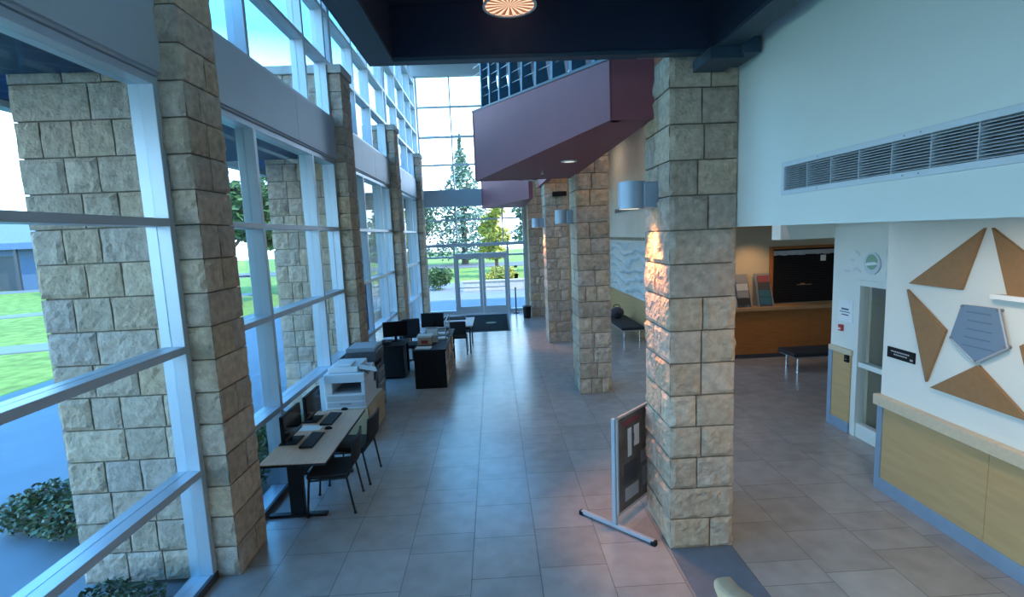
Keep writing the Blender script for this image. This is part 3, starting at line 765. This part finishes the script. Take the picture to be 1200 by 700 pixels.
def computer_table():
    t = thing('computer_table', 'light wood computer table on black T-legs along the window', 'table', (-2.18, 5.85, 0))
    g = MB(); x0, x1, y0, y1 = -2.52, -1.83, 5.06, 6.68
    obj('tabletop', MB().box(x0, x1, y0, y1, .722, .75), M['tabletop'], t, w=True, bevel=.006)
    obj('edge_band', MB().box(x0-.004, x1+.004, y0-.004, y1+.004, .718, .742), M['blackm'], t, w=True)
    for y in (5.38, 6.42):
        obj('leg', MB().box(-2.60, -1.97, y-.035, y+.035, .0, .035).box(-2.36, -2.20, y-.03, y+.03, .035, .70).box(-2.44, -1.93, y-.025, y+.025, .69, .72), M['blackm'], t, w=True, bevel=.008)
    obj('modesty_panel', MB().box(-2.30, -2.28, 5.40, 6.40, .36, .66), M['blackm'], t, w=True)
computer_table()
def computer(label, y, kb_label, ms_label):
    t = thing('desktop_computer', label, 'computer', (-2.40, y, .75))
    a = math.radians(-6)
    g = MB().box(-.02, .02, -.26, .26, .065, .375)
    obj('screen_housing', g, M['black'], t, bevel=.008)
    obj('screen', MB().box(.0205, .0225, -.245, .245, .085, .36), M['screen'], t)
    obj('stand_neck', MB().box(-.05, -.015, -.04, .04, .0, .2), M['black'], t, bevel=.006)
    obj('stand_base', MB().box(-.11, .09, -.13, .13, .0, .014), M['black'], t, bevel=.006)
    t = thing('keyboard', kb_label, 'keyboard', (-2.17, y-.02, .75))
    obj('case', MB().prism([(-.075,0),(.075,0),(.075,.012),(-.075,.024)], -.22, .22, 'Y'), M['black'], t, bevel=.004)
    g = MB()
    for r in range(5):
        for c in range(14):
            yy = -.205+c*.0295; xx = -.062+r*.0255; z = .0225-.08*(xx+.075)
            g.box(xx, xx+.021, yy, yy+.025, z-.003, z+.006)
    obj('keys', g, M['darkgrey'], t)
    t = thing('computer_mouse', ms_label, 'mouse', (-2.10, y+.33, .75))
    g = MB().ball((0,0,0), .05, 16, 1, .62, .62); g.v = [(x,y_,max(z,0)) for x, y_, z in g.v]
    obj('shell', g, M['black'], t, smooth=True); obj('wheel', MB().tube((-.025,-.004,.025),(-.025,.004,.025),.008,n=10), M['midgrey'], t)
computer('near black desktop computer screen on the table, closest to the left pillar', 5.68, 'black keyboard in front of the near computer screen', 'black mouse between the two keyboards')
computer('far black desktop computer screen on the table, close to the copier', 6.36, 'black keyboard in front of the far computer screen', 'black mouse at the copier end of the table')
tag(obj('paper_sheet', MB().box(-2.46,-2.20,5.98,6.16,.7505,.752), M['paper']), 'white paper sheet on the computer table between the screens', 'paper')

def chair(label, loc, rotz):
    t = thing('office_chair', label, 'chair', loc, rotz, 'black chairs at the computer table')
    # faces -x
    g = MB(); n = 8
    obj('seat', MB().box(-.24, .22, -.235, .235, .415, .47), M['blackf'], t, bevel=.025, seg=3)
    b = MB(); k = 8
    for j in range(k):
        a0, a1 = -.22+.44*j/k, -.22+.44*(j+1)/k
        for zz0, zz1 in ((.55,.68),(.68,.83)):
            def P(a, z, o): return (.235+.10*(z-.5)+o-.05*(1-(a/.24)**2)*-1*.6, a, z)
            b.v += [P(a0,zz0,0),P(a1,zz0,0),P(a1,zz1,0),P(a0,zz1,0),P(a0,zz0,.03),P(a1,zz0,.03),P(a1,zz1,.03),P(a0,zz1,.03)]
            m = len(b.v)-8
            for f_ in ((0,1,2,3),(7,6,5,4),(0,4,5,1),(3,2,6,7),(0,3,7,4),(1,5,6,2)): b.f.append(tuple(m+i for i in f_)); b.r.append(0)
    obj('backrest', b, M['blackf'], t, smooth=True)
    for s in (-1, 1):
        obj('back_post', MB().path([(.20,s*.235,.43),(.255,s*.235,.55),(.29,s*.23,.82)], .012, 8), M['blackm'], t, smooth=True)
        obj('leg', MB().path([(-.25,s*.245,.0),(-.205,s*.24,.44)], .0125, 8).tube((-.25,s*.245,0),(-.25,s*.245,.015),.018), M['blackm'], t, smooth=True)
        obj('leg', MB().path([(.26,s*.245,.0),(.19,s*.24,.44)], .0125, 8).tube((.26,s*.245,0),(.26,s*.245,.015),.018), M['blackm'], t, smooth=True)
    obj('seat_frame', MB().path([(-.21,-.24,.41),(-.21,.24,.41),(.20,.24,.42),(.20,-.24,.42),(-.21,-.24,.41)], .011, 8), M['blackm'], t, smooth=True)
    return t
ch = chair('near black chair pulled up to the computer table', (-1.94, 5.60, 0), math.radians(4))
dup(ch, (-1.90, 6.28, 0), math.radians(-3), 'far black chair at the copier end of the computer table')

def copier_group():
    t = thing('storage_cabinet', 'low oak cabinet carrying the white printer', 'cabinet', (-2.27, 7.87, 0))
    obj('body', MB().box(-2.60, -1.97, 7.36, 8.40, .03, .52), M['oak'], t, w=True, bevel=.004)
    obj('plinth', MB().box(-2.58, -2.0, 7.40, 8.36, 0, .03), M['darkgrey'], t, w=True)
    obj('door', MB().box(-1.97, -1.952, 7.38, 7.87, .05, .50), M['oak'], t, w=True, bevel=.003)
    obj('door', MB().box(-1.97, -1.952, 7.89, 8.38, .05, .50), M['oak'], t, w=True, bevel=.003)
    t = thing('white_printer', 'white multifunction printer behind the computer table', 'printer', (-2.28, 7.7, .52))
    x0, x1, y0, y1 = -2.59, -1.99, 7.38, 8.05
    obj('body', MB().box(x0, x1, y0, y1, .52, .76).box(x0, x0+.12, y0, y1, .76, .92).box(x0, x1, y1-.12, y1, .76, .92).box(x1-.06, x1, y0, y1, .76, .92), M['offwhite'], t, w=True, bevel=.012)
    obj('scanner', MB().box(x0, x1, y0, y1, .92, 1.06), M['offwhite'], t, w=True, bevel=.015)
    obj('document_feeder', MB().box(x0+.05, x1-.10, y0+.06, y1-.04, 1.06, 1.145).box(x0+.12, x1-.2, y0+.1, y0+.36, 1.145, 1.18), M['offwhite'], t, w=True, bevel=.02, seg=3)
    obj('output_tray', MB().box(x0+.12, x1-.06, y0+.01, y1-.12, .765, .785), M['midgrey'], t, w=True)
    tr = obj('paper_tray', MB().box(x0+.03, x1-.03, y0-.012, y0+.01, .555, .63), M['lightgrey'], t, w=True, bevel=.005)
    obj('tray_handle', MB().box(x0+.22, x1-.22, y0-.022, y0-.010, .60, .618), M['midgrey'], tr, w=True)
    obj('paper_tray', MB().box(x0+.03, x1-.03, y0-.012, y0+.01, .65, .73), M['lightgrey'], t, w=True, bevel=.005)
    cp = obj('control_panel', MB().box(-.16, .16, -.075, .075, -.012, .012).xf(Matrix.Translation((x1-.02, y0+.22, 1.08)) @ Matrix.Rotation(math.radians(35), 4, 'Y') @ Matrix.Rotation(PI/2, 4, 'Z')), M['darkgrey'], t, w=True, bevel=.006)
    tag(obj('paper_sheet', MB().box(-.13, .13, -.10, .10, 0, .004).xf(Matrix.Translation((-1.965, 7.52, 1.10)) @ Matrix.Rotation(math.radians(18), 4, 'Y') @ Matrix.Rotation(math.radians(20), 4, 'Z')), M['paper']), 'bright white sheet lying tilted at the right corner of the white printer', 'paper')
    t = thing('grey_copier', 'large dark grey copier with pale lid in front of the second window pillar', 'copier', (-2.3, 8.75, 0))
    x0, x1, y0, y1 = -2.56, -2.06, 8.46, 9.0
    obj('body', MB().box(x0, x1, y0, y1, .06, .88), M['darkgrey'], t, w=True, bevel=.012)
    obj('casters', MB().box(x0+.05, x1-.05, y0+.05, y1-.05, 0, .06), M['black'], t, w=True)
    obj('upper_unit', MB().box(x0-.01, x1+.01, y0-.01, y1+.01, .96, 1.13).box(x0, x0+.15, y0, y1, .88, .96).box(x0, x1, y1-.15, y1, .88, .96), M['darkgrey'], t, w=True, bevel=.012)
    obj('lid', MB().box(x0, x1, y0, y1, 1.13, 1.20), M['midgrey'], t, w=True, bevel=.015)
    obj('lid_top', MB().box(x0+.03, x1-.03, y0+.03, y1-.03, 1.20, 1.206), M['lightgrey'], t, w=True)
    for z in (.16,.38,.60):
        dr = obj('paper_drawer', MB().box(x1, x1+.012, y0+.02, y1-.02, z, z+.19), M['midgrey'], t, w=True, bevel=.004)
        obj('drawer_handle', MB().box(x1+.012, x1+.022, y0+.15, y1-.15, z+.14, z+.16), M['lightgrey'], dr, w=True)
copier_group()

def work_area():
    # low black bookcase, shelves open to the aisle
    t = thing('low_bookcase', 'low black bookcase with shelves facing the aisle, papers on top', 'bookcase', (-1.36, 11.1, 0))
    x0, x1, y0, y1, h = -1.68, -1.05, 9.95, 12.2, .79
    obj('end_panel', MB().box(x0, x1, y0, y0+.03, 0, h-.03), M['black'], t, w=True, bevel=.003)
    obj('end_panel', MB().box(x0, x1, y1-.03, y1, 0, h-.03), M['black'], t, w=True, bevel=.003)
    obj('back_panel', MB().box(x0, x0+.03, y0+.03, y1-.03, 0, h-.03), M['black'], t, w=True)
    obj('top', MB().box(x0-.02, x1+.02, y0-.02, y1+.02, h-.03, h), M['black'], t, w=True, bevel=.004)
    for z in (.03, .40): obj('shelf', MB().box(x0+.03, x1, y0+.03, y1-.03, z, z+.025), M['oak'], t, w=True)
    for y in (10.68, 11.42): obj('divider', MB().box(x0+.03, x1, y, y+.025, .055, h-.03), M['oak'], t, w=True)
    rs = random.Random(21)
    for z in (.055, .425):
        y = y0+.06
        while y < y1-.12:
            w = rs.uniform(.03,.075); hh = rs.uniform(.20,.29); d = rs.uniform(.17,.23)
            if not any(a < y+w and y < a+.03 for a in (10.68, 11.42)):
                mk = rs.choice(['paper','printred','lightgrey','printskin','oak','printblue','darkgrey','printskin'])
                tag(obj('book', MB().box(x1-.02-d, x1-.02, y, y+w, z, z+hh), M[mk], bevel=.002), 'book or binder standing on the shelves of the low black bookcase', 'book', 'books in the low bookcase')
            y += w+rs.uniform(.004,.03)
    # things on the bookcase
    def paper_pile(lab, x, y, n, rz, sx=.15, sy=.11):
        t = thing('paper_stack', lab, 'papers', (x, y, h), rz)
        for k in range(n): obj('sheet', MB().box(-sx, sx, -sy, sy, k*.012, k*.012+.009).xf(Matrix.Rotation(rs.uniform(-.15,.15),4,'Z')), M['paper'], t)
    paper_pile('paper stack at the near left corner of the low bookcase top', -1.50, 10.12, 2, .05, .15, .10)
    paper_pile('loose white papers at the middle of the low bookcase top', -1.24, 11.0, 3, .4, .14, .10)
    paper_pile('white papers farther along the low bookcase top', -1.30, 11.55, 3, -.3, .16, .12)
    t = thing('paper_box', 'tan and white box standing on the left side of the bookcase top', 'box', (-1.52, 10.55, h))
    obj('box_body', MB().box(-.14,.14,-.12,.12,0,.16), M['printskin'], t, bevel=.004); obj('box_lid', MB().box(-.15,.15,-.13,.13,.16,.20), M['paper'], t, bevel=.004); obj('red_label', MB().box(-.07,.07,-.1225,-.12,.03,.10), M['printred'], t)
    t = thing('brochure_holder', 'clear slanted brochure holder on the low bookcase top', 'brochure holder', (-1.40, 10.78, h))
    obj('back', MB().prism([(-.05,0),(-.04,0),(.08,.30),(.07,.30)], -.13, .13, 'X'), M['lightgrey'], t); obj('pocket', MB().prism([(-.11,0),(-.10,0),(-.06,.14),(-.07,.14)], -.13, .13, 'X').box(-.13,.13,-.10,.0,0,.008), M['lightgrey'], t)
    obj('leaflets', MB().prism([(-.07,.01),(-.05,.01),(.05,.26),(.03,.26)], -.11, .11, 'X'), M['paper'], t)
    t = thing('glass_screen_panel', 'upright frosted sneeze panel at the aisle edge of the bookcase top', 'panel', (-1.10, 11.2, h))
    obj('sheet', MB().box(-.01, .0, -.45, .45, .0, .42), M['clear'], t); obj('edge', MB().box(-.015, .005, -.47, -.45, 0, .43).box(-.015,.005,.45,.47,0,.43).box(-.015,.005,-.47,.47,.42,.435), M['lightgrey'], t)
    # dark return desk by the window
    t = thing('dark_desk', 'dark return desk by the window carrying a telephone and a monitor', 'desk', (-2.3, 11.1, 0))
    obj('desktop', MB().box(-2.62, -2.0, 10.75, 11.5, .70, .735), M['black'], t, w=True, bevel=.004)
    obj('pedestal', MB().box(-2.60, -2.04, 10.78, 11.2, .03, .70), M['black'], t, w=True, bevel=.004)
    obj('end_panel', MB().box(-2.60, -2.04, 11.44, 11.48, 0, .70), M['black'], t, w=True)
    obj('modesty_panel', MB().box(-2.60, -2.57, 11.2, 11.44, .2, .70), M['black'], t, w=True)
    t = thing('desk_telephone', 'black desk telephone on the dark return desk', 'telephone', (-2.42, 10.92, .735))
    obj('base', MB().prism([(-.09,0),(.09,0),(.09,.03),(-.09,.075)], -.09, .09, 'X'), M['black'], t, bevel=.004)
    obj('handset', MB().box(-.085,-.035,-.10,.10,.07,.10).box(-.09,-.03,-.11,-.06,.05,.09).box(-.09,-.03,.06,.11,.05,.09), M['darkgrey'], t, bevel=.008)
    def monitor(lab, x, y, z, rz, mk='screen'):
        t = thing('computer_monitor', lab, 'monitor', (x, y, z), rz)
        obj('housing', MB().box(-.27,.27,-.02,.02,.10,.44), M['black'], t, bevel=.006); obj('screen', MB().box(-.255,.255,-.023,-.0205,.115,.425), M[mk], t)
        obj('neck', MB().box(-.03,.03,.015,.045,0,.25), M['black'], t); obj('base', MB().box(-.12,.12,-.08,.10,0,.015), M['black'], t, bevel=.004)
    monitor('monitor on the dark desk, facing away from the window', -2.28, 11.3, .735, math.radians(195))
    monitor('dark monitor standing at the far end of the bookcase top', -1.52, 11.95, h, math.radians(175))
    # swivel chair
    t = thing('swivel_chair', 'dark swivel chair between the bookcase and the window desk', 'chair', (-2.05, 12.1, 0), .25)
    hub = MB().tube((0,0,.08),(0,0,.42),.03).ball((0,0,.1),.045,12)
    obj('column', hub, M['blackm'], t, smooth=True)
    for k in range(5):
        a = 2*PI*k/5; c, s = math.cos(a), math.sin(a)
        lg = obj('leg', MB().tube((0,0,.10),(.28*c,.28*s,.065),.022,.015), M['blackm'], t, smooth=True)
        obj('caster', MB().tube((.28*c-.02*s,.28*s+.02*c,.03),(.28*c+.02*s,.28*s-.02*c,.03),.03,n=12), M['black'], lg)
    obj('seat', MB().box(-.25,.25,-.25,.25,.42,.50), M['blackf'], t, bevel=.03, seg=3)
    obj('backrest', MB().box(-.22,.22,.20,.27,.58,1.06), M['blackf'], t, bevel=.035, seg=3)
    obj('back_post', MB().path([(0,.1,.44),(0,.27,.5),(0,.26,.7)], .018, 8), M['blackm'], t, smooth=True)
    for s in (-1, 1): obj('armrest', MB().box(s*.27-.03,s*.27+.03,-.14,.14,.66,.69).tube((s*.27,.05,.67),(s*.24,.05,.46),.014), M['black'], t, bevel=.008)
    # far table
    t = thing('folding_table', 'white topped table at the far end of the work area by the mat', 'table', (-1.2, 13.45, 0))
    obj('tabletop', MB().box(-1.80,-.62,12.75,14.1,.715,.745), M['paper'], t, w=True, bevel=.005)
    for x in (-1.74,-.70):
        for y in (12.85, 14.0): obj('leg', MB().tube((x,y,0),(x,y,.715),.02), M['blackm'], t, w=True, smooth=True)
    obj('apron', MB().box(-1.75,-.68,12.82,12.84,.64,.715).box(-1.75,-.68,13.99,14.01,.64,.715).box(-.70,-.68,12.84,13.99,.64,.715), M['blackm'], t, w=True)
    tag(obj('paper_sheet', MB().box(-1.05,-.72,13.0,13.4,.746,.749), M['paper']), 'white sheet lying on the right side of the far white table', 'paper')
    t = thing('box_tray', 'low dark tray on the back of the far white table', 'tray', (-1.15, 13.85, .745))
    obj('tray_base', MB().box(-.3,.3,-.12,.12,0,.015), M['black'], t); obj('tray_rim', MB().box(-.3,.3,-.12,-.10,.015,.06).box(-.3,.3,.10,.12,.015,.06).box(-.3,-.28,-.10,.10,.015,.06).box(.28,.3,-.10,.10,.015,.06), M['darkgrey'], t)
    t = thing('work_chair', 'black chair tucked under the far white table', 'chair', (-1.0, 12.95, 0), math.radians(90))
    obj('seat', MB().box(-.22,.22,-.22,.22,.42,.47), M['blackf'], t, bevel=.02); obj('backrest', MB().box(-.30,-.26,-.21,.21,.55,.88), M['blackf'], t, bevel=.02)
    for sx in (-1,1):
        for sy in (-1,1): obj('leg', MB().tube((sx*.22,sy*.21,0),(sx*.20,sy*.2,.43),.012), M['blackm'], t)
    for sy in (-1,1): obj('back_post', MB().tube((-.2,sy*.2,.43),(-.28,sy*.2,.86),.012), M['blackm'], t)
work_area()

t = thing('entrance_mat', 'dark entrance mat with a small emblem in front of the glass doors', 'mat', (-.35, 17.4, 0))
obj('mat_pile', MB().box(-1.30, .37, 15.8, 19.1, 0, .012), M['mat'], t, w=True, bevel=.004)
obj('rubber_edge', MB().box(-1.36, .43, 15.74, 15.8, 0, .008).box(-1.36, .43, 19.1, 19.16, 0, .008).box(-1.36,-1.30,15.8,19.1,0,.008).box(.37,.43,15.8,19.1,0,.008), M['black'], t, w=True)
obj('emblem', MB().lathe([(.0,.0125),(.18,.0125),(.18,.0145),(.0,.0145)], c=(-.2,17.3,0), n=28), M['matlogo'], t, w=True)

t = thing('stanchion_post', 'thin black post standing inside beside the right door glass', 'post', (.76, 19.25, 0))
obj('base', MB().lathe([(.0,0),(.13,0),(.13,.015),(.03,.04),(0,.04)], n=20), M['black'], t, smooth=True); obj('pole', MB().tube((0,0,.03),(0,0,.95),.025,n=12), M['black'], t, smooth=True); obj('top_cap', MB().ball((0,0,.96),.035,12), M['black'], t, smooth=True)
tag(obj('door_sticker', MB().box(.76,.90,EY+.05,EY+.058,1.30,1.48), M['black']), 'black square sticker on the glass right of the doors, lower one', 'sticker')
tag(obj('door_sticker', MB().box(.76,.88,EY+.05,EY+.058,1.72,1.80), M['darkgrey']), 'small dark sticker on the glass right of the doors, upper one', 'sticker')
t = thing('waste_bin', 'small black bin beside the farthest right pillar', 'bin', (1.10, 18.0, 0))
obj('body', MB().lathe([(.10,0),(.13,.01),(.15,.42),(.14,.42),(.12,.03),(0,.03)], n=20), M['black'], t, smooth=True); obj('rim', MB().lathe([(.138,.41),(.156,.41),(.156,.435),(.138,.435),(.138,.41)], n=20, caps=False), M['darkgrey'], t)
tag(obj('window_banner', MB().box(WX-.095, WX-.085, 9.75, 10.85, 1.10, 2.10), M['banner']), 'blue banner filling the low window pane beyond the second window pillar', 'banner')

# stair handrail, its end shows at the bottom of the frame
t = thing('handrail', 'end of a pale wooden stair handrail at the bottom edge of the photo', 'handrail', (.50, 1.0, 0))
d = Vector((-.05,-1,0)).normalized()
p0 = Vector((.498,1.075,2.175)); p1 = p0+d*1.4+Vector((0,0,.55)); p1b = p0+d*1.4
g = MB(); sv = Vector((-d.y, d.x, 0)); sv = Vector((1,.16,0)).normalized()
ring = []
segs = [(p0-d*.010, .014, .006), (p0, .023, .013), (p0+d*.03, .026, .016), (p1, .026, .016)]
for (c, hw, hh) in segs:
    for k in range(14):
        a = 2*PI*k/14; ca, sa = math.cos(a), math.sin(a)
        q = c+sv*(hw*math.copysign(abs(ca)**.5, ca))+Vector((0,0,hh*math.copysign(abs(sa)**.5, sa))); g.v.append(tuple(q))
for a in range(len(segs)-1):
    for k in range(14):
        j = (k+1) % 14; g.f.append((a*14+k, a*14+j, (a+1)*14+j, (a+1)*14+k)); g.r.append(0)
g.f += [tuple(range(14))[::-1], tuple(range(42,56))]; g.r += [0,0]
obj('rail', g, M['handrail'], t, w=True, smooth=True)
pp = p0+d*.25+Vector((0,0,.10))
obj('post', MB().tube((pp.x,pp.y,0),(pp.x,pp.y,pp.z-.01),.02), M['blackm'], t, w=True, smooth=True)

# ------------------------------------------------------------------ outside
struct('lawn', MB().box(-90, 40, -30, 110, -.35, -.12), M['grass'])
struct('plaza_paving', MB().box(-10.9, -2.87, -12, 34, -.2, -.06).box(-2.87, 12, EY+.2, 34, -.2, -.06), M['concrete'])
def strip(name, a, b, w, m=M['concrete']):
    a, b = Vector(a), Vector(b); d = (b-a).normalized(); n = Vector((-d.y, d.x))*w/2
    struct(name, MB().prism([tuple(a+n), tuple(a-n), tuple(b-n), tuple(b+n)], -.15, -.08, 'Z'), m)
strip('lawn_path', (-30,12.6), (-10.8,18.6), 1.6)
strip('lawn_path', (-38,17), (-15,33), 1.6)
strip('street_path', (-60,33.5), (-24,52), 3.2)
strip('road_path', (-60,54), (40,54), 7, M['road'])
struct('canopy_soffit', MB().box(-4.45, WX-.21, -4, 4.36, 4.42, 4.7).box(-4.45, WX-.21, 5.0, 9.0, 4.42, 4.7).box(-4.45, WX-.21, 9.66, 13.66, 4.42, 4.7).box(-4.45, WX-.21, 14.3, 18.3, 4.42, 4.7), M['canopy'])
struct('canopy_trim', MB().box(-4.6, -4.45, -4, 19, 4.36, 4.8), M['canopytrim'])

def leaves(g, c, rad, n, size, rs, flat=0):
    for _ in range(n):
        while True:
            p = Vector((rs.uniform(-1,1), rs.uniform(-1,1), rs.uniform(-1,1)))
            if .25 < p.length < 1: break
        q = Vector(c)+Vector((p.x*rad[0], p.y*rad[1], p.z*rad[2]))
        a = Vector((rs.uniform(-1,1), rs.uniform(-1,1), rs.uniform(-.6,.6))).normalized(); b = a.orthogonal().normalized()
        b = (Matrix.Rotation(rs.uniform(0,6.28), 3, a) @ b); s = size*rs.uniform(.6,1.3)
        g.quad(q-a*s, q+b*s*.5, q+a*s, q-b*s*.5, rnd=rs.uniform(.01,1))
def tree(label, loc, h, w, mk, seed, n=2600, size=.22, conic=False, group='trees outside', name='broadleaf_tree'):
    # crown of separate leaves in overlapping clumps
    rs = random.Random(seed); t = thing(name, label, 'tree', loc, 0, group)
    g = MB().tube((0,0,0),(0,0,h*.55),.03*h,.014*h,n=8)
    for k in range(6):
        a = rs.uniform(0,6.28); z = h*rs.uniform(.28,.5); g.tube((0,0,z),(math.cos(a)*w*.3,math.sin(a)*w*.3,z+h*.22),.010*h,.004*h,n=6)
    obj('trunk', g, M['bark'], t, smooth=True)
    g = MB()
    if conic:
        for k in range(9):
            u = k/8; r = w/2*(1-u)*.95+.15
            leaves(g, (0,0,h*(.12+.85*u)), (r,r,h*.09), int(n*(1-u*.75)/5.6), size, rs)
    else:
        m = 11
        for k in range(m):
            a = rs.uniform(0,6.28); rr_ = w*.30*math.sqrt(rs.random()); z = h*(.27+.58*rs.random()); s = w*rs.uniform(.17,.26)
            leaves(g, (math.cos(a)*rr_, math.sin(a)*rr_, z), (s,s,s*.8), n//m, size, rs)
    obj('crown', g, M[mk], t)
def shrub(label, loc, w, dpt, h, mk, seed, n, size=.05, group='shrubs outside the glass'):
    rs = random.Random(seed); t = thing('leafy_shrub', label, 'shrub', loc, 0, group)
    g = MB()
    for k in range(9): a = rs.uniform(0,6.28); g.tube((0,0,0),(math.cos(a)*w*.28,math.sin(a)*dpt*.28,h*.7),.012,.005,n=5)
    obj('stems', g, M['bark'], t)
    g = MB()
    for k in range(9):
        c = (rs.uniform(-.33,.33)*w, rs.uniform(-.33,.33)*dpt, h*rs.uniform(.30,.62))
        leaves(g, c, (w*.24,dpt*.24,h*.34), n//9, size, rs)
    obj('leaves', g, M[mk], t)
G0 = -.12
tree('tall loose green tree on the lawn seen in the second window bay', (-13.6,27,G0), 10, 6, 'leaf1', 1, 7000, .26)
tree('green tree on the lawn seen right of the tall loose one', (-12.5,33,G0), 9.5, 7, 'leaf1', 2, 6000, .28)
tree('dark green tree behind the low blue building', (-42,70,G0), 9, 10, 'leaf2', 3)
tree('dark green tree left of the low blue building', (-60,72,G0), 9, 12, 'leaf2', 4)
tree('pale tree behind the lawn at the left edge of the near window', (-32,40,G0), 5, 4, 'leaf2', 5, 1200)
tree('tall hazy-coloured conifer beyond the entrance glass', (-3.2,57,G0), 13.4, 10, 'leaf5', 6, 5200, conic=True, name='conifer_tree')
tree('yellow-green tree behind the entrance doors', (.2,38.5,G0), 5.7, 3.1, 'leaf3', 7, 1800)
tree('green tree behind the right part of the entrance glass', (3.0,43,G0), 6.6, 4, 'leaf5', 8)
tree('green tree behind the left part of the entrance glass', (-7.2,52,G0), 8, 6, 'leaf5', 9)
tree('bushy green tree far left beyond the entrance glass', (-12,58,G0), 9, 8, 'leaf1', 10)
shrub('low mottled shrub on the plaza beside the near window pillar', (-4.75,5.55,-.06), 1.7, 1.3, .52, 'leaf4', 1, 5200, .035)
shrub('dark low shrub at the foot of the near window glass', (-3.25,3.85,-.06), 1.0, .9, .34, 'leaf2', 2, 2600, .035)
shrub('dark low shrub outside the near window, left of the pillar foot', (-3.3,2.65,-.06), 1.0, 1.1, .34, 'leaf2', 3, 2400, .035)
shrub('green shrub outside the glass beside the computer table', (-3.4,5.9,-.06), .9, 1.5, .75, 'leaf1', 4, 3200, .045)
shrub('green shrub outside the glass behind the far computer', (-3.5,7.4,-.06), 1.0, 1.5, .6, 'leaf1', 5, 2600, .045)
shrub('clipped yellow-green shrub beyond the right door leaf', (.35,29.5,-.06), 2.0, 1.4, 1.5, 'leaf3', 6, 2600, .08)
shrub('round green shrub beyond the left side glass of the entrance', (-3.3,30,-.06), 2.0, 1.6, 1.5, 'leaf1', 7, 2600, .08)
tag(obj('retaining_wall', MB().box(-1.8, 3.5, 28.2, 28.5, -.06, .45).box(-1.85,3.55,28.15,28.55,.45,.52), M['cap'], bevel=.01), 'low pale planter wall outside behind the entrance doors', 'wall')

def blue_building():
    t = thing('low_building', 'low blue-grey building with a pale shingle roof across the lawn', 'building', (-44, 46, G0))
    x0, x1, y0, y1 = -58, -36.5, 46, 54
    obj('walls', MB().box(x0, x1, y0, y1, G0, 3.6), M['bldgwall'], t, w=True)
    g = MB(); e = 1.0
    g.prism([(y0-e,3.6),(y0-e,4.0),((y0+y1)/2,6.2),(y1+e,4.0),(y1+e,3.6)], x0-e, x1+e, 'X')
    obj('roof', g, M['roof'], t, w=True)
    obj('fascia_board', MB().box(x0-e, x1+e, y0-e-.05, y0-e, 3.45, 4.0), M['bldgwall'], t, w=True)
    for x in (-55.5,-50,-46.6,-39.0):
        wd = obj('window_frame', MB().box(x-1.0,x+1.0,y0-.06,y0,1.0,2.9), M['alu'], t, w=True)
        obj('window_glass', MB().box(x-.9,x+.9,y0-.08,y0-.06,1.1,2.8), M['screen'], wd, w=True)
    obj('door', MB().box(-43.6,-41.6,y0-.07,y0,G0,2.9), M['darkgrey'], t, w=True)
    for x in (-48.4,-44.4,-40.8): obj('porch_post', MB().box(x-.12,x+.12,y0-.95,y0-.75,G0,3.6), M['darkgrey'], t, w=True)
blue_building()

# ------------------------------------------------------------------ daylight
w = bpy.data.worlds.new('world'); bpy.context.scene.world = w; w.use_nodes = True
nt = w.node_tree; nt.nodes.clear(); N = nt.nodes.new; L = nt.links.new
out = N('ShaderNodeOutputWorld'); bg = N('ShaderNodeBackground'); tc = N('ShaderNodeTexCoord'); sx = N('ShaderNodeSeparateXYZ'); cr = N('ShaderNodeValToRGB')
L(tc.outputs['Generated'], sx.inputs[0]); L(sx.outputs['Z'], cr.inputs[0]); L(cr.outputs[0], bg.inputs[0]); L(bg.outputs[0], out.inputs[0])
e = cr.color_ramp.elements
while len(e) < 5: e.new(.5)
for i, (p, c) in enumerate(((0,(1.85,2.4,3.1)),(.20,(1.85,2.5,3.35)),(.34,(.22,1.05,1.75)),(.50,(.32,1.1,2.4)),(1.0,(.36,1.15,3.0)))):
    e[i].position = p; e[i].color = (*c, 1)
bg.inputs[1].default_value = 1.6
sun = lamp('SUN', 'sun', (20,-10,20), 5.0, (1,.93,.80), .009)
sun.rotation_euler = Vector((-8,4.6,-9.6)).to_track_quat('-Z','Y').to_euler()
sun.data.angle = .01
# portals guide daylight sampling through the glazing
def portal(loc, rot, sx_, sy_):
    l = bpy.data.lights.new('window_portal', 'AREA'); l.shape = 'RECTANGLE'; l.size = sx_; l.size_y = sy_; l.cycles.is_portal = True
    o = bpy.data.objects.new('window_portal', l); C.objects.link(o); o.location = loc; o.rotation_euler = rot
portal((-2.86, 4.95, 2.2), (0, math.radians(-90), 0), 4.4, 29.4)
portal((-2.86, 4.95, 7.2), (0, math.radians(-90), 0), 4.4, 29.4)
portal((-.75, EY+.16, 4.5), (math.radians(-90), 0, 0), 3.9, 8.8)

sc = bpy.context.scene
sc.view_settings.view_transform = 'Standard'; sc.view_settings.look = 'None'; sc.view_settings.gamma = 1; sc.view_settings.use_curve_mapping = False
sc.view_settings.exposure = 0.58
sc.cycles.use_denoising = True; sc.cycles.max_bounces = 10; sc.cycles.diffuse_bounces = 5; sc.cycles.transparent_max_bounces = 16
sc.cycles.sample_clamp_indirect = 6
